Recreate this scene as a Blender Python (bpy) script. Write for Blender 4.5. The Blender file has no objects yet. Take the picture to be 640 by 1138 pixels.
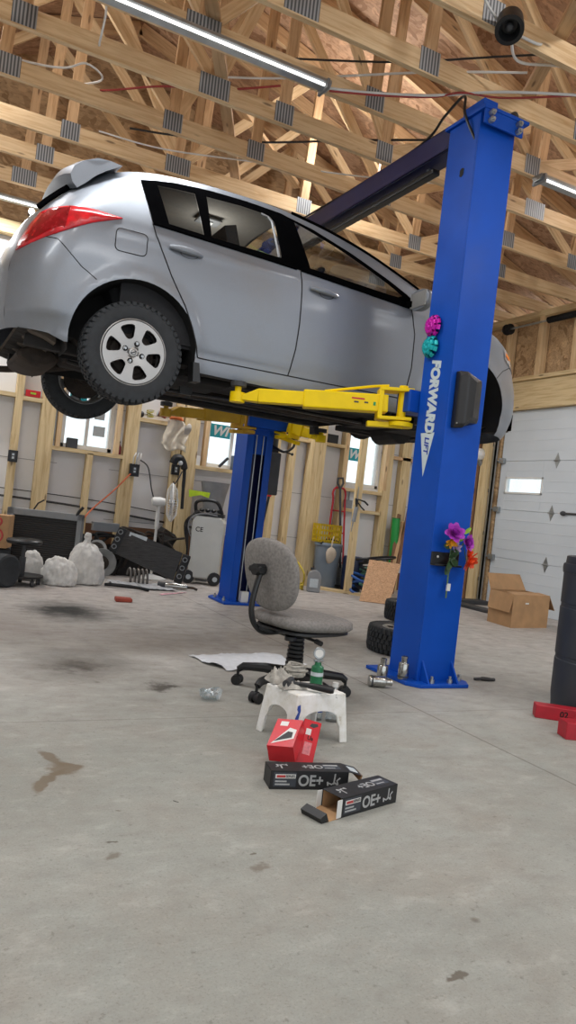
import bpy, bmesh, math, random
from mathutils import Vector, Matrix, geometry, noise
R = math.radians
sc = bpy.context.scene
col = sc.collection
random.seed(7)

# ------------------------------------------------------------------ mesh builder
class MB:
    def __init__(s): s.v=[]; s.f=[]; s.uv=[]; s.m=[]
    def add(s, vs, fs, mi=0, uvs=None):
        o=len(s.v); s.v.extend([tuple(v) for v in vs])
        for i,f in enumerate(fs):
            s.f.append([k+o for k in f]); s.m.append(mi); s.uv.append(uvs[i] if uvs else None)
        return s
    def box(s,x0,x1,y0,y1,z0,z1,mi=0):
        vs=[(x,y,z) for z in (z0,z1) for y in (y0,y1) for x in (x0,x1)]
        fs=[(0,2,3,1),(4,5,7,6),(0,1,5,4),(1,3,7,5),(3,2,6,7),(2,0,4,6)]
        return s.add(vs,fs,mi)
    def beam(s,p0,p1,w,h,up=(0,0,1),mi=0):
        p0=Vector(p0);p1=Vector(p1);d=(p1-p0);L=d.length;d.normalize();up=Vector(up)
        if abs(d.dot(up))>.98: up=Vector((1,0,0)) if abs(d.x)<.9 else Vector((0,1,0))
        a=d.cross(up).normalized();b=a.cross(d).normalized()
        c=[(-w/2,-h/2),(w/2,-h/2),(w/2,h/2),(-w/2,h/2)]
        vs=[p0+a*x+b*y for x,y in c]+[p1+a*x+b*y for x,y in c]
        o=random.random()*20
        fs=[];uv=[]
        acc=0;dims=[w,h,w,h]
        for i in range(4):
            j=(i+1)%4; fs.append((i,j,4+j,4+i)); u0=o+acc;acc+=dims[i];u1=o+acc
            uv.append([(o,u0),(o,u1),(o+L,u1),(o+L,u0)])
        fs+= [(3,2,1,0),(4,5,6,7)]; uv+=[[(0,o),(w,o),(w,o+h),(0,o+h)]]*2
        return s.add(vs,fs,mi,uv)
    def tube(s,pts,r,n=8,mi=0,closed=False):
        pts=[Vector(p) for p in pts];N=len(pts);rs=r if isinstance(r,(list,tuple)) else [r]*N
        prev=None;vs=[];fs=[]
        for i,p in enumerate(pts):
            if closed: t=(pts[(i+1)%N]-pts[i-1])
            else: t=(pts[min(i+1,N-1)]-pts[max(i-1,0)])
            if t.length<1e-9: t=Vector((0,0,1))
            t.normalize()
            if prev is None:
                a=t.cross(Vector((0,0,1)));
                if a.length<.05: a=t.cross(Vector((1,0,0)))
            else:
                a=prev-t*prev.dot(t)
                if a.length<1e-4: a=t.cross(Vector((0,0,1)))
            a.normalize();prev=a;b=t.cross(a)
            for k in range(n):
                q=2*math.pi*k/n; vs.append(p+(a*math.cos(q)+b*math.sin(q))*rs[i])
        M=N if closed else N-1
        for i in range(M):
            for k in range(n):
                i2=(i+1)%N;k2=(k+1)%n
                fs.append((i*n+k,i2*n+k,i2*n+k2,i*n+k2))
        if not closed:
            fs.append(tuple(range(n)));fs.append(tuple(range((N-1)*n+n-1,(N-1)*n-1,-1)))
        return s.add(vs,fs,mi)
    def cyl(s,p0,p1,r0,r1=None,n=20,mi=0): return s.tube([p0,p1],[r0,r0 if r1 is None else r1],n,mi)
    def lathe(s,prof,o=(0,0,0),axis=(0,0,1),n=32,mi=0,a0=0,a1=2*math.pi):
        o=Vector(o);ax=Vector(axis).normalized();u=ax.orthogonal().normalized();
        if abs(ax.z)<.9: u=Vector((0,0,1)); u=(u-ax*u.dot(ax)).normalized()
        w=ax.cross(u);full=abs(a1-a0)>6.28;m=n if full else n+1;P=len(prof);vs=[];fs=[]
        for k in range(m):
            q=a0+(a1-a0)*k/n;d=u*math.cos(q)+w*math.sin(q)
            for r,h in prof: vs.append(o+d*r+ax*h)
        for k in range(n):
            k2=(k+1)%m if full else k+1
            for i in range(P-1):
                fs.append((k*P+i,k2*P+i,k2*P+i+1,k*P+i+1))
        if full:
            if prof[0][0]>1e-6 and False: pass
        return s.add(vs,fs,mi)
    def prism(s,poly,o,ux,uy,d,mi=0):
        o=Vector(o);ux=Vector(ux);uy=Vector(uy);n=ux.cross(uy).normalized()*d;k=len(poly)
        A=[o+ux*x+uy*y for x,y in poly];vs=A+[a+n for a in A]
        fs=[tuple(range(k-1,-1,-1)),tuple(range(k,2*k))]+[(i,(i+1)%k,k+(i+1)%k,k+i) for i in range(k)]
        return s.add(vs,fs,mi)
    def ball(s,c,r,sc_=(1,1,1),n=16,mi=0):
        c=Vector(c);m=n//2;vs=[];fs=[]
        for i in range(m+1):
            t=math.pi*i/m
            for k in range(n):
                q=2*math.pi*k/n;vs.append(c+Vector((r*sc_[0]*math.sin(t)*math.cos(q),r*sc_[1]*math.sin(t)*math.sin(q),r*sc_[2]*math.cos(t))))
        for i in range(m):
            for k in range(n): fs.append((i*n+k,(i+1)*n+k,(i+1)*n+(k+1)%n,i*n+(k+1)%n))
        return s.add(vs,fs,mi)
    def grid(s,fn,nu,nv,mi=0):
        vs=[fn(i/nu,j/nv) for i in range(nu+1) for j in range(nv+1)]
        fs=[(i*(nv+1)+j,(i+1)*(nv+1)+j,(i+1)*(nv+1)+j+1,i*(nv+1)+j+1) for i in range(nu) for j in range(nv)]
        return s.add(vs,fs,mi)
    def xf(s,M,i0=0):
        for i in range(i0,len(s.v)): s.v[i]=tuple(M@Vector(s.v[i]))
        return s
    def jitter(s,a,sc_=5,seed=0):
        for i,v in enumerate(s.v):
            d=noise.noise_vector(Vector(v)*sc_+Vector((seed,seed*2,0)))
            s.v[i]=tuple(Vector(v)+d*a)
        return s
    def build(s,name,mat,parent=None,smooth=35,bevel=0,solid=0,bseg=2,merge=False):
        off=OFF.get(parent.name) if parent is not None else None
        me=bpy.data.meshes.new(name)
        vs=s.v if off is None else [(v[0]-off[0],v[1]-off[1],v[2]-off[2]) for v in s.v]
        me.from_pydata(vs,[],s.f)
        mats=mat if isinstance(mat,(list,tuple)) else [mat]
        for m in mats: me.materials.append(m)
        me.polygons.foreach_set('material_index',s.m)
        if any(u is not None for u in s.uv):
            L=me.uv_layers.new(name='UVMap').data
            for p,u in zip(me.polygons,s.uv):
                if u is None: continue
                for k,li in enumerate(p.loop_indices): L[li].uv=u[k]
        me.validate()
        if merge or True:
            bm=bmesh.new();bm.from_mesh(me)
            if merge: bmesh.ops.remove_doubles(bm,verts=bm.verts,dist=1e-5)
            bmesh.ops.recalc_face_normals(bm,faces=bm.faces) if not getattr(s,'keepn',False) else None
            bm.to_mesh(me);bm.free()
        if smooth:
            me.polygons.foreach_set('use_smooth',[True]*len(me.polygons))
            if smooth<180: me.set_sharp_from_angle(angle=R(smooth))
        o=bpy.data.objects.new(name,me);col.objects.link(o)
        if parent is not None:
            o.parent=parent
            if off is not None: OFF[o.name]=off
        if solid:
            md=o.modifiers.new('Solid','SOLIDIFY');md.thickness=solid;md.offset=-1
        if bevel:
            md=o.modifiers.new('Bevel','BEVEL');md.width=bevel;md.segments=bseg;md.limit_method='ANGLE';md.angle_limit=R(40)
        return o
OFF={}
def thing(name,label,cat,loc=(0,0,0),rz=0,group=None,world=False):
    o=bpy.data.objects.new(name,None);o.empty_display_size=.1;col.objects.link(o)
    o.location=loc;o.rotation_euler=(0,0,rz);o['label']=label;o['category']=cat
    if group:o['group']=group
    if world: OFF[o.name]=tuple(loc)
    return o
def tag(o,label,cat,group=None):
    o['label']=label;o['category']=cat
    if group:o['group']=group
    return o
def solo(name,mb,mat,label,cat,loc=None,rz=0,group=None,**k):
    """a thing that is one mesh; mb in world coordinates if loc given -> origin moved there"""
    if loc is not None: mb.xf(Matrix.Translation(-Vector(loc)))
    o=mb.build(name,mat,None,**k)
    if loc is not None:o.location=loc
    return tag(o,label,cat,group)
def struct(name,mb,mat,parent=None,**k):
    o=mb.build(name,mat,parent,**k)
    if parent is None:o['kind']='structure'
    return o
def copy_tree(o,parent=None):
    c=o.copy();col.objects.link(c)
    if parent is not None:c.parent=parent
    for ch in list(o.children):
        copy_tree(ch,c)
    return c
def interp(pts,x):
    if x<=pts[0][0]:return pts[0][1]
    if x>=pts[-1][0]:return pts[-1][1]
    n=len(pts)
    for i in range(n-1):
        if x<=pts[i+1][0]:break
    x0,y0=pts[i];x1,y1=pts[i+1];h=x1-x0;d=(y1-y0)/h
    def sl(k):
        if k==0:return (pts[1][1]-pts[0][1])/(pts[1][0]-pts[0][0])
        if k==n-1:return (pts[-1][1]-pts[-2][1])/(pts[-1][0]-pts[-2][0])
        a=(pts[k][1]-pts[k-1][1])/(pts[k][0]-pts[k-1][0]);b=(pts[k+1][1]-pts[k][1])/(pts[k+1][0]-pts[k][0])
        return 0 if a*b<=0 else 2*a*b/(a+b)
    m0=sl(i)*h;m1=sl(i+1)*h;t=(x-x0)/h
    return (2*t**3-3*t*t+1)*y0+(t**3-2*t*t+t)*m0+(-2*t**3+3*t*t)*y1+(t**3-t*t)*m1
def spline(pts,n=8):
    P=[Vector(p) for p in pts];out=[]
    for i in range(len(P)-1):
        a=P[max(i-1,0)];b=P[i];c=P[i+1];d=P[min(i+2,len(P)-1)]
        for k in range(n):
            t=k/n;out.append(.5*((2*b)+(c-a)*t+(2*a-5*b+4*c-d)*t*t+(3*b-a-3*c+d)*t**3))
    out.append(P[-1]);return out

# ------------------------------------------------------------------ materials
def srgb(h):
    h=h.lstrip('#');c=[int(h[i:i+2],16)/255 for i in (0,2,4)]
    return tuple(x/12.92 if x<=.04045 else ((x+.055)/1.055)**2.4 for x in c)+(1,)
class NT:
    def __init__(s,name):
        s.mat=bpy.data.materials.new(name);s.mat.use_nodes=True;s.t=s.mat.node_tree;s.n=s.t.nodes;s.b=s.n['Principled BSDF'];s.out=s.n['Material Output']
    def new(s,ty,**k):
        n=s.n.new(ty)
        for a,b in k.items():
            setattr(n,a,b)
        return n
    def link(s,a,b): s.t.links.new(a,b)
    def coord(s,which='Object',scale=(1,1,1)):
        tc=s.new('ShaderNodeTexCoord');mp=s.new('ShaderNodeMapping');mp.inputs['Scale'].default_value=scale
        s.link(tc.outputs[which],mp.inputs['Vector']);return mp.outputs['Vector']
    def noise(s,vec,scale,detail=4,rough=.55,dist=0):
        n=s.new('ShaderNodeTexNoise');n.inputs['Scale'].default_value=scale;n.inputs['Detail'].default_value=detail
        n.inputs['Roughness'].default_value=rough;n.inputs['Distortion'].default_value=dist;s.link(vec,n.inputs['Vector']);return n.outputs['Fac']
    def ramp(s,fac,stops,interp_='LINEAR'):
        r=s.new('ShaderNodeValToRGB');r.color_ramp.interpolation=interp_;e=r.color_ramp.elements
        while len(e)>1:e.remove(e[-1])
        for i,(p,c) in enumerate(stops):
            x=e[0] if i==0 else e.new(p)
            x.position=p;x.color=c
        s.link(fac,r.inputs['Fac']);return r.outputs['Color']
    def mix(s,a,b,fac,mode='MIX'):
        m=s.new('ShaderNodeMix',data_type='RGBA',blend_type=mode)
        for sock,v in ((m.inputs['Factor'],fac),(m.inputs['A'],a),(m.inputs['B'],b)):pass
        ins=[i for i in m.inputs if i.enabled]
        for sock,v in zip((m.inputs[0],m.inputs[6],m.inputs[7]),(fac,a,b)):
            if hasattr(v,'is_output'):s.link(v,sock)
            else:sock.default_value=v
        return m.outputs[2]
    def math(s,op,a,b=0,clamp=False):
        m=s.new('ShaderNodeMath',operation=op,use_clamp=clamp)
        for sock,v in zip(m.inputs,(a,b)):
            if hasattr(v,'is_output'):s.link(v,sock)
            else:sock.default_value=v
        return m.outputs[0]
    def bump(s,h,strength=.2,dist=.01):
        b=s.new('ShaderNodeBump');b.inputs['Strength'].default_value=strength;b.inputs['Distance'].default_value=dist
        s.link(h,b.inputs['Height']);s.link(b.outputs['Normal'],s.b.inputs['Normal'])
    def set(s,**k):
        for a,v in k.items():
            sock=s.b.inputs[a.replace('_',' ')]
            if hasattr(v,'is_output'):s.link(v,sock)
            else:sock.default_value=v
        return s
W1=(1,1,1,1);K0=(0,0,0,1)
def g(v):return (v,v,v,1)
def simple(name,c,rough=.5,metal=0,var=.12,scale=12,bump=0,coat=0,spec=.5,emit=0):
    t=NT(name);c=srgb(c) if isinstance(c,str) else c
    v=t.coord('Object');f=t.noise(v,scale,5)
    lo=tuple(x*(1-var*1.6) for x in c[:3])+(1,);hi=tuple(min(1,x*(1+var)) for x in c[:3])+(1,)
    cc=t.ramp(f,[(.25,lo),(.75,hi)])
    rr=t.ramp(f,[(.2,g(max(0,rough-.08))),(.8,g(min(1,rough+.08)))])
    t.set(Base_Color=cc,Roughness=rr,Metallic=metal,Coat_Weight=coat,Specular_IOR_Level=spec)
    if bump:t.bump(t.noise(v,scale*6,6),bump,.005)
    if emit:t.b.inputs['Emission Color'].default_value=c;t.b.inputs['Emission Strength'].default_value=emit
    return t.mat
def wood(name,light,dark,scale=1,knots=True,uv=True,rough=.7):
    t=NT(name);v=t.coord('UV' if uv else 'Object',(1.5*scale,22*scale,22*scale))
    f=t.noise(v,1.6,6,.6,.6);big=t.noise(t.coord('UV' if uv else 'Object',(.7,3,3)),1,3)
    c=t.ramp(f,[(.3,srgb(dark)),(.55,srgb(light)),(.8,tuple(min(1,x*1.12) for x in srgb(light)[:3])+(1,))])
    c=t.mix(c,srgb(dark),t.math('MULTIPLY',big,.45))
    if knots:
        vo=t.new('ShaderNodeTexVoronoi');vo.inputs['Scale'].default_value=1.0;t.link(t.coord('UV' if uv else 'Object',(2.2,9,9)),vo.inputs['Vector'])
        k=t.ramp(vo.outputs['Distance'],[(.06,W1),(.12,K0)]);c=t.mix(c,(.12,.06,.025,1),t.math('MULTIPLY',k,.75))
    t.set(Base_Color=c,Roughness=rough);t.bump(f,.15,.004);return t.mat
def osb(name,light,dark,scale=1):
    t=NT(name);v=t.coord('Object',(1,1,1))
    cs=[]
    nz=t.noise(v,3*scale,3)
    vo=t.new('ShaderNodeTexVoronoi',feature='F1');vo.inputs['Scale'].default_value=7*scale;vo.inputs['Randomness'].default_value=1
    mp=t.new('ShaderNodeMapping');mp.inputs['Scale'].default_value=(1,2.6,2.6);mp.inputs['Rotation'].default_value=(.4,.3,.6);t.link(v,mp.inputs['Vector'])
    wv=t.new('ShaderNodeVectorMath',operation='ADD');nn=t.new('ShaderNodeTexNoise');nn.inputs['Scale'].default_value=4*scale;t.link(v,nn.inputs['Vector'])
    t.link(mp.outputs['Vector'],wv.inputs[0]);t.link(nn.outputs['Color'],wv.inputs[1]);t.link(wv.outputs[0],vo.inputs['Vector'])
    sep=t.new('ShaderNodeSeparateColor');t.link(vo.outputs['Color'],sep.inputs[0])
    c=t.ramp(sep.outputs[0],[(0,srgb(dark)),(.35,srgb(light)),(.7,tuple(x*.8 for x in srgb(light)[:3])+(1,)),(1,tuple(min(1,x*1.15) for x in srgb(light)[:3])+(1,))])
    f2=t.noise(t.coord('Object',(3,12,12)),4*scale,5);c=t.mix(c,srgb(dark),t.ramp(f2,[(.48,K0),(.7,g(.8))]))
    t.set(Base_Color=c,Roughness=.75);t.bump(sep.outputs[1],.15,.004);return t.mat
def floor_mat():
    t=NT('concrete_floor');v=t.coord('Object')
    big=t.noise(v,.5,5,.6);mid=t.noise(v,3.2,6,.65);fine=t.noise(v,150,5,.75)
    c=t.ramp(big,[(.3,srgb('#8a8c85')),(.5,srgb('#989a93')),(.7,srgb('#a6a7a0'))])
    c=t.mix(c,srgb('#948b80'),t.ramp(mid,[(.42,K0),(.75,g(.5))]))
    c=t.mix(c,srgb('#70695f'),t.ramp(fine,[(.52,K0),(.72,g(.6))]))
    c=t.mix(c,srgb('#c6c4bb'),t.ramp(t.noise(v,90,3,.6),[(.55,K0),(.8,g(.2))]))
    # lighter further back: falloff from the lamps put into the colour, plus dustier floor
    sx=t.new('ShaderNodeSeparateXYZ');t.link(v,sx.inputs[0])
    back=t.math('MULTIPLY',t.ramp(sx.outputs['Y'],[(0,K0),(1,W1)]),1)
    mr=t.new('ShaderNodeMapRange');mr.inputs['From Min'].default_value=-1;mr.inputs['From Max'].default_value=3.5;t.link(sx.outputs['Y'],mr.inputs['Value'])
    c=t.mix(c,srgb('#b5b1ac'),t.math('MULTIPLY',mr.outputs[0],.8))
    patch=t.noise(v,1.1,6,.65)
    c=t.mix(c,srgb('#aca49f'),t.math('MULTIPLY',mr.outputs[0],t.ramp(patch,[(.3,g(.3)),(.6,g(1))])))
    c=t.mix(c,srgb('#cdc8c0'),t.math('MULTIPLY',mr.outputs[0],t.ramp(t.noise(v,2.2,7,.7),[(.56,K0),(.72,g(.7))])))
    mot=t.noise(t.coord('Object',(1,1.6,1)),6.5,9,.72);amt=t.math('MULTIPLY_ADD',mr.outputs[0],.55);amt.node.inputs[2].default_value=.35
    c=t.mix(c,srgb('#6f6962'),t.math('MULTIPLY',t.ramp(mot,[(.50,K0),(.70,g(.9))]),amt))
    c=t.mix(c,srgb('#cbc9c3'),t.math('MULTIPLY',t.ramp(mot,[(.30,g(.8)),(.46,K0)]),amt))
    c=t.mix(c,srgb('#5d5950'),t.ramp(t.noise(v,42,4,.7),[(.60,K0),(.70,g(.45))]))
    c=t.mix(c,srgb('#4c463d'),t.ramp(t.noise(t.coord('Object',(1,2,1)),13,5,.75),[(.68,K0),(.76,g(.6))]))
    # scattered specks
    vo=t.new('ShaderNodeTexVoronoi');vo.inputs['Scale'].default_value=3.1;t.link(v,vo.inputs['Vector'])
    c=t.mix(c,srgb('#5a5348'),t.math('MULTIPLY',t.ramp(vo.outputs['Distance'],[(.02,W1),(.05,K0)]),.6))
    nz=t.new('ShaderNodeTexNoise');nz.inputs['Scale'].default_value=7;nz.inputs['Detail'].default_value=5;t.link(v,nz.inputs['Vector'])
    wv=t.new('ShaderNodeVectorMath',operation='MULTIPLY_ADD');t.link(nz.outputs['Color'],wv.inputs[0]);wv.inputs[1].default_value=(.22,.22,0);t.link(v,wv.inputs[2])
    nz2=t.new('ShaderNodeTexNoise');nz2.inputs['Scale'].default_value=2.2;nz2.inputs['Detail'].default_value=8;nz2.inputs['Roughness'].default_value=.75;t.link(v,nz2.inputs['Vector'])
    wv2=t.new('ShaderNodeVectorMath',operation='MULTIPLY_ADD');t.link(nz2.outputs['Color'],wv2.inputs[0]);wv2.inputs[1].default_value=(.7,.7,0);t.link(v,wv2.inputs[2])
    def spot(x,y,rx,ry,colr,amt,soft=.6,rot=0,big=False):
        nonlocal c
        mp=t.new('ShaderNodeMapping',vector_type='TEXTURE');mp.inputs['Location'].default_value=(x+(.35 if big else .11),y+(.35 if big else .11),0);mp.inputs['Scale'].default_value=(rx,ry,1);mp.inputs['Rotation'].default_value=(0,0,rot)
        t.link((wv2 if big else wv).outputs[0],mp.inputs['Vector']);fl=t.new('ShaderNodeVectorMath',operation='MULTIPLY');fl.inputs[1].default_value=(1,1,0);t.link(mp.outputs[0],fl.inputs[0])
        ln=t.new('ShaderNodeVectorMath',operation='LENGTH');t.link(fl.outputs[0],ln.inputs[0])
        m=t.ramp(ln.outputs['Value'],[(1-soft,g(amt)),(1,K0)]);c=t.mix(c,srgb(colr),m)
    spot(-1.70,2.25,.42,.55,'#1c1917',1,.75,big=True)
    spot(-1.70,2.28,.20,.26,'#0c0b0a',1,.5,big=True);spot(-1.98,.42,.2,.12,'#2b2520',.8,.8,big=True);spot(-1.95,.50,.55,.45,'#40382f',.75,.95,big=True);spot(-1.62,-.03,.11,.09,'#3a332c',.85,.7,big=True)
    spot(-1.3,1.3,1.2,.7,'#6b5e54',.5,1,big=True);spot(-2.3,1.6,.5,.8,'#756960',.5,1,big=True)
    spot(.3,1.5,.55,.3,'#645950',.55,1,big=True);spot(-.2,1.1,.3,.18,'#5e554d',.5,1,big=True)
    # boot-shaped brown drip
    spot(-2.343,-.98,.11,.034,'#6f6250',.85,.35,R(100));spot(-2.325,-1.09,.065,.062,'#6f6250',.85,.3);spot(-2.375,-1.19,.13,.034,'#6f6250',.85,.35,R(62))
    spot(-2.30,-1.66,.012,.010,'#4d463a',.8,.4);spot(-2.20,-1.45,.012,.009,'#6a6255',.7,.4);spot(-1.90,-1.79,.012,.009,'#5a5347',.8,.4);spot(-2.02,-1.40,.009,.009,'#2f2b25',.9,.4);spot(-1.686,-2.467,.02,.014,'#5a5145',.8,.4);spot(-2.29,-1.76,.03,.02,'#6a6154',.7,.5);spot(-1.916,-1.874,.025,.02,'#6f665a',.7,.5)
    # saw-cut joint along the lift line
    def line(coord,at,w,amt):
        nonlocal c
        d=t.math('ABSOLUTE',t.math('SUBTRACT',coord,at));m=t.ramp(d,[(w*.5,g(amt)),(w,K0)]);c=t.mix(c,srgb('#5c564d'),m)
    line(sx.outputs['X'],-.36,.006,.7);line(sx.outputs['Y'],-.55,.005,.45)
    t.set(Base_Color=c,Roughness=t.ramp(mid,[(.3,g(.5)),(.7,g(.75))]),Specular_IOR_Level=.35)
    t.bump(t.math('ADD',t.math('MULTIPLY',fine,.6),mid),.25,.004);return t.mat
def glass_mat(name,tint,gloss=.12,rough=.02):
    t=NT(name);tr=t.new('ShaderNodeBsdfTransparent');tr.inputs[0].default_value=tint
    gl=t.new('ShaderNodeBsdfGlossy');gl.inputs['Roughness'].default_value=rough;gl.inputs[0].default_value=W1
    mx=t.new('ShaderNodeMixShader')
    lw=t.new('ShaderNodeLayerWeight');lw.inputs[0].default_value=.25
    f=t.math('MULTIPLY_ADD',lw.outputs['Fresnel'],.6);f.node.inputs[2].default_value=gloss
    # faint dust so the pane is never perfectly clean
    t.link(f,mx.inputs[0]);t.link(tr.outputs[0],mx.inputs[1]);t.link(gl.outputs[0],mx.inputs[2]);t.link(mx.outputs[0],t.out.inputs[0]);return t.mat
def emis(name,c,s):
    t=NT(name);t.b.inputs['Base Color'].default_value=c;t.b.inputs['Emission Color'].default_value=c
    nz=t.noise(t.coord('Object'),3,2);e=t.ramp(nz,[(.2,g(.92)),(.8,W1)]);t.b.inputs['Emission Strength'].default_value=s
    t.link(t.mix(e,c,1,'MULTIPLY'),t.b.inputs['Emission Color']);return t.mat
M={}
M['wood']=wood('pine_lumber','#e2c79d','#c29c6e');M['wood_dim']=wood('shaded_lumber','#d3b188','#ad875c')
M['stud']=wood('stud_lumber','#dfca9e','#bb9e6e');M['brown_board']=wood('brown_board','#8a6448','#5e4130')
M['osb']=osb('osb_sheathing','#be9878','#8c674a',1);M['osb_gable']=osb('osb_gable','#c4a47c','#8f704c',1);M['osb_panel']=osb('osb_offcut','#caa07a','#9a7350',3)
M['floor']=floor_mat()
M['wall_white']=simple('insulation_board','#dcdcdc',.6,0,.05,2);M['door_white']=simple('door_white','#ccd3d8',.45,0,.03,2)
M['steel']=simple('galvanised_steel','#a8acae',.38,.85,.12,14);M['plate']=None
M['black']=simple('black_plastic','#17181a',.42,0,.2,20);M['black_matte']=simple('black_matte','#141414',.8,0,.3,15)
M['dgrey']=simple('dark_grey','#3a3b3d',.6,0,.2,10);M['grey']=simple('mid_grey','#86888a',.55,0,.12,10)
M['white']=simple('white_plastic','#dcdcd8',.4,0,.05,8)
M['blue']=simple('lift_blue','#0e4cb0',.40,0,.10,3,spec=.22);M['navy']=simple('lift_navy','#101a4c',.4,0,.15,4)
M['yellow']=simple('lift_yellow','#f2cf00',.42,0,.08,6,spec=.25);M['ochre']=simple('lift_ochre','#c39a22',.45,0,.12,6)
def plate_mat():
    t=NT('toothed_truss_plate');v=t.coord('UV')
    b=t.new('ShaderNodeTexWave',wave_type='BANDS',bands_direction='X');b.inputs['Scale'].default_value=13;b.inputs['Distortion'].default_value=.3;b.inputs['Detail'].default_value=1;t.link(v,b.inputs['Vector'])
    c=t.ramp(b.outputs['Fac'],[(.25,srgb('#54575a')),(.75,srgb('#a3a6a8'))]);t.set(Base_Color=c,Metallic=.2,Roughness=.55);return t.mat
M['plate']=plate_mat()
# ------------------------------------------------------------------ camera
f_px=825.0
cam=bpy.data.cameras.new('camera');co=bpy.data.objects.new('camera',cam);col.objects.link(co)
cam.sensor_fit='VERTICAL';cam.sensor_height=36;cam.sensor_width=36*640/1138;cam.lens=36*f_px/1138
yaw,roll,pitch=R(26.7),R(6.5),R(-.13)
fw=Vector((math.sin(yaw)*math.cos(pitch),math.cos(yaw)*math.cos(pitch),math.sin(pitch)));r0=Vector((math.cos(yaw),-math.sin(yaw),0));u0=r0.cross(fw)
rr=r0*math.cos(roll)+u0*math.sin(roll);uu=u0*math.cos(roll)-r0*math.sin(roll)
co.matrix_world=Matrix(((rr.x,uu.x,-fw.x,-2.87),(rr.y,uu.y,-fw.y,-3.69),(rr.z,uu.z,-fw.z,.98),(0,0,0,1)))
cam.clip_start=.05;sc.camera=co
# ------------------------------------------------------------------ light
w=bpy.data.worlds.new('World');sc.world=w;w.use_nodes=True;bg=w.node_tree.nodes['Background'];bg.inputs[0].default_value=(.90,.95,1,1);bg.inputs[1].default_value=1.5
def area(name,loc,rot,sx,sy,p,c=(.96,.98,1)):
    l=bpy.data.lights.new(name,'AREA');l.shape='RECTANGLE';l.size=sx;l.size_y=sy;l.energy=p;l.color=c
    o=bpy.data.objects.new(name,l);col.objects.link(o);o.location=loc;o.rotation_euler=rot;return o
for i,(x,y) in enumerate([(-1.9,.95),(2.2,.95),(-1.9,-2.6),(1.8,-2.6),(-4.2,-.8),(-2.8,4.72),(.6,4.72)]):  # rows at the strip lights; front lamps without fixtures are added fill
    area('strip_and_fill',(x,y,3.84),(0,0,0),1.3,.14,58 if y>4 else 40)
for i,(x,y) in enumerate([(-3,-1.5),(.5,-1.5),(-3,2.6),(.6,2.6),(3,.8)]):  # added point lamps without fixtures, brightening the ceiling
    l=bpy.data.lights.new('ceiling_fill','POINT');l.energy=42;l.shadow_soft_size=.12;l.color=(.97,.98,1);o=bpy.data.objects.new('ceiling_fill',l);col.objects.link(o);o.location=(x,y+.03,4.55)
sc.view_settings.view_transform='Standard';sc.view_settings.look='None';sc.view_settings.exposure=.03
# ------------------------------------------------------------------ room shell
XR,YB,XL,YF=4.35,5.28,-6.6,-7.5
ZT=3.98
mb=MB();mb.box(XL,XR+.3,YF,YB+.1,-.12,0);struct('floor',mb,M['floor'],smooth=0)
# back wall: white boards with three window openings
wins=[(-1.43,-.82),(.36,1.10),(2.42,3.02)];WZ0,WZ1=1.42,2.28
mb=MB();xs=[XL]+[v for w_ in wins for v in w_]+[XR+.1]
for i in range(0,len(xs),2):mb.box(xs[i],xs[i+1],YB,YB+.1,.0,3.75)
for a,b in wins:mb.box(a,b,YB,YB+.1,0,WZ0);mb.box(a,b,YB,YB+.1,WZ1,3.75)
wb=struct('wall_back',mb,M['wall_white'],smooth=0)
s_=MB()
for z in (.62,1.22,1.95,2.6,3.2):
    for i in range(0,len(xs),2):s_.box(xs[i],xs[i+1],YB-.004,YB,z,z+.006)
s_.build('board_seam',M['grey'],wb,smooth=0)
mb=MB();mb.box(XL,XR+.1,YB,YB+.1,3.75,6.2);struct('wall_back_gable',mb,M['osb_gable'],smooth=0)
o=bpy.data.objects['wall_back_gable'];o.name='wall_back.001'
# low brown boards along the foot of the back wall
mb=MB();mb.box(XL,1.3,YB-.03,YB-.001,0,.56);mb.box(1.3,XR,YB-.03,YB-.001,0,.25);struct('baseboard_back',mb,M['brown_board'],smooth=0)
# right wall with the overhead door
DY1,DY0,DH=4.30,.62,2.69
mb=MB();mb.box(XR,XR+.1,DY1,YB+.1,0,ZT);mb.box(XR,XR+.1,DY0,DY1,DH,ZT);struct('wall_right',mb,M['osb_gable'],smooth=0)
mb=MB();mb.box(XR,XR+.1,YF,DY0,0,ZT);struct('wall_right',mb,M['wall_white'],smooth=0)  # unseen front stretch, made white to brighten the car's reflections
mb=MB();mb.box(XL-.1,XL,YF,YB+.1,0,6.2);struct('wall_left',mb,M['wall_white'],smooth=0)
# roof sheathing
RX,RZ=-1.2,6.05
mb=MB()
for (xa,za,xb,zb) in ((XR+.5,4.28-.16,RX,RZ),(XL-.3,4.28-.1,RX,RZ)):
    mb.add([(xa,YF-.2,za),(xb,YF-.2,zb),(xb,YB+.3,zb),(xa,YB+.3,za),(xa,YF-.2,za+.03),(xb,YF-.2,zb+.03),(xb,YB+.3,zb+.03),(xa,YB+.3,za+.03)],[(0,1,2,3),(7,6,5,4),(0,4,5,1),(1,5,6,2),(2,6,7,3),(3,7,4,0)])
struct('ceiling',mb,M['osb'],smooth=0)
def roofz(x):return RZ-(x-RX)*(RZ-4.12)/(XR+.5-RX) if x>RX else RZ-(RX-x)*(RZ-4.18)/(RX-XL+.3)
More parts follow.
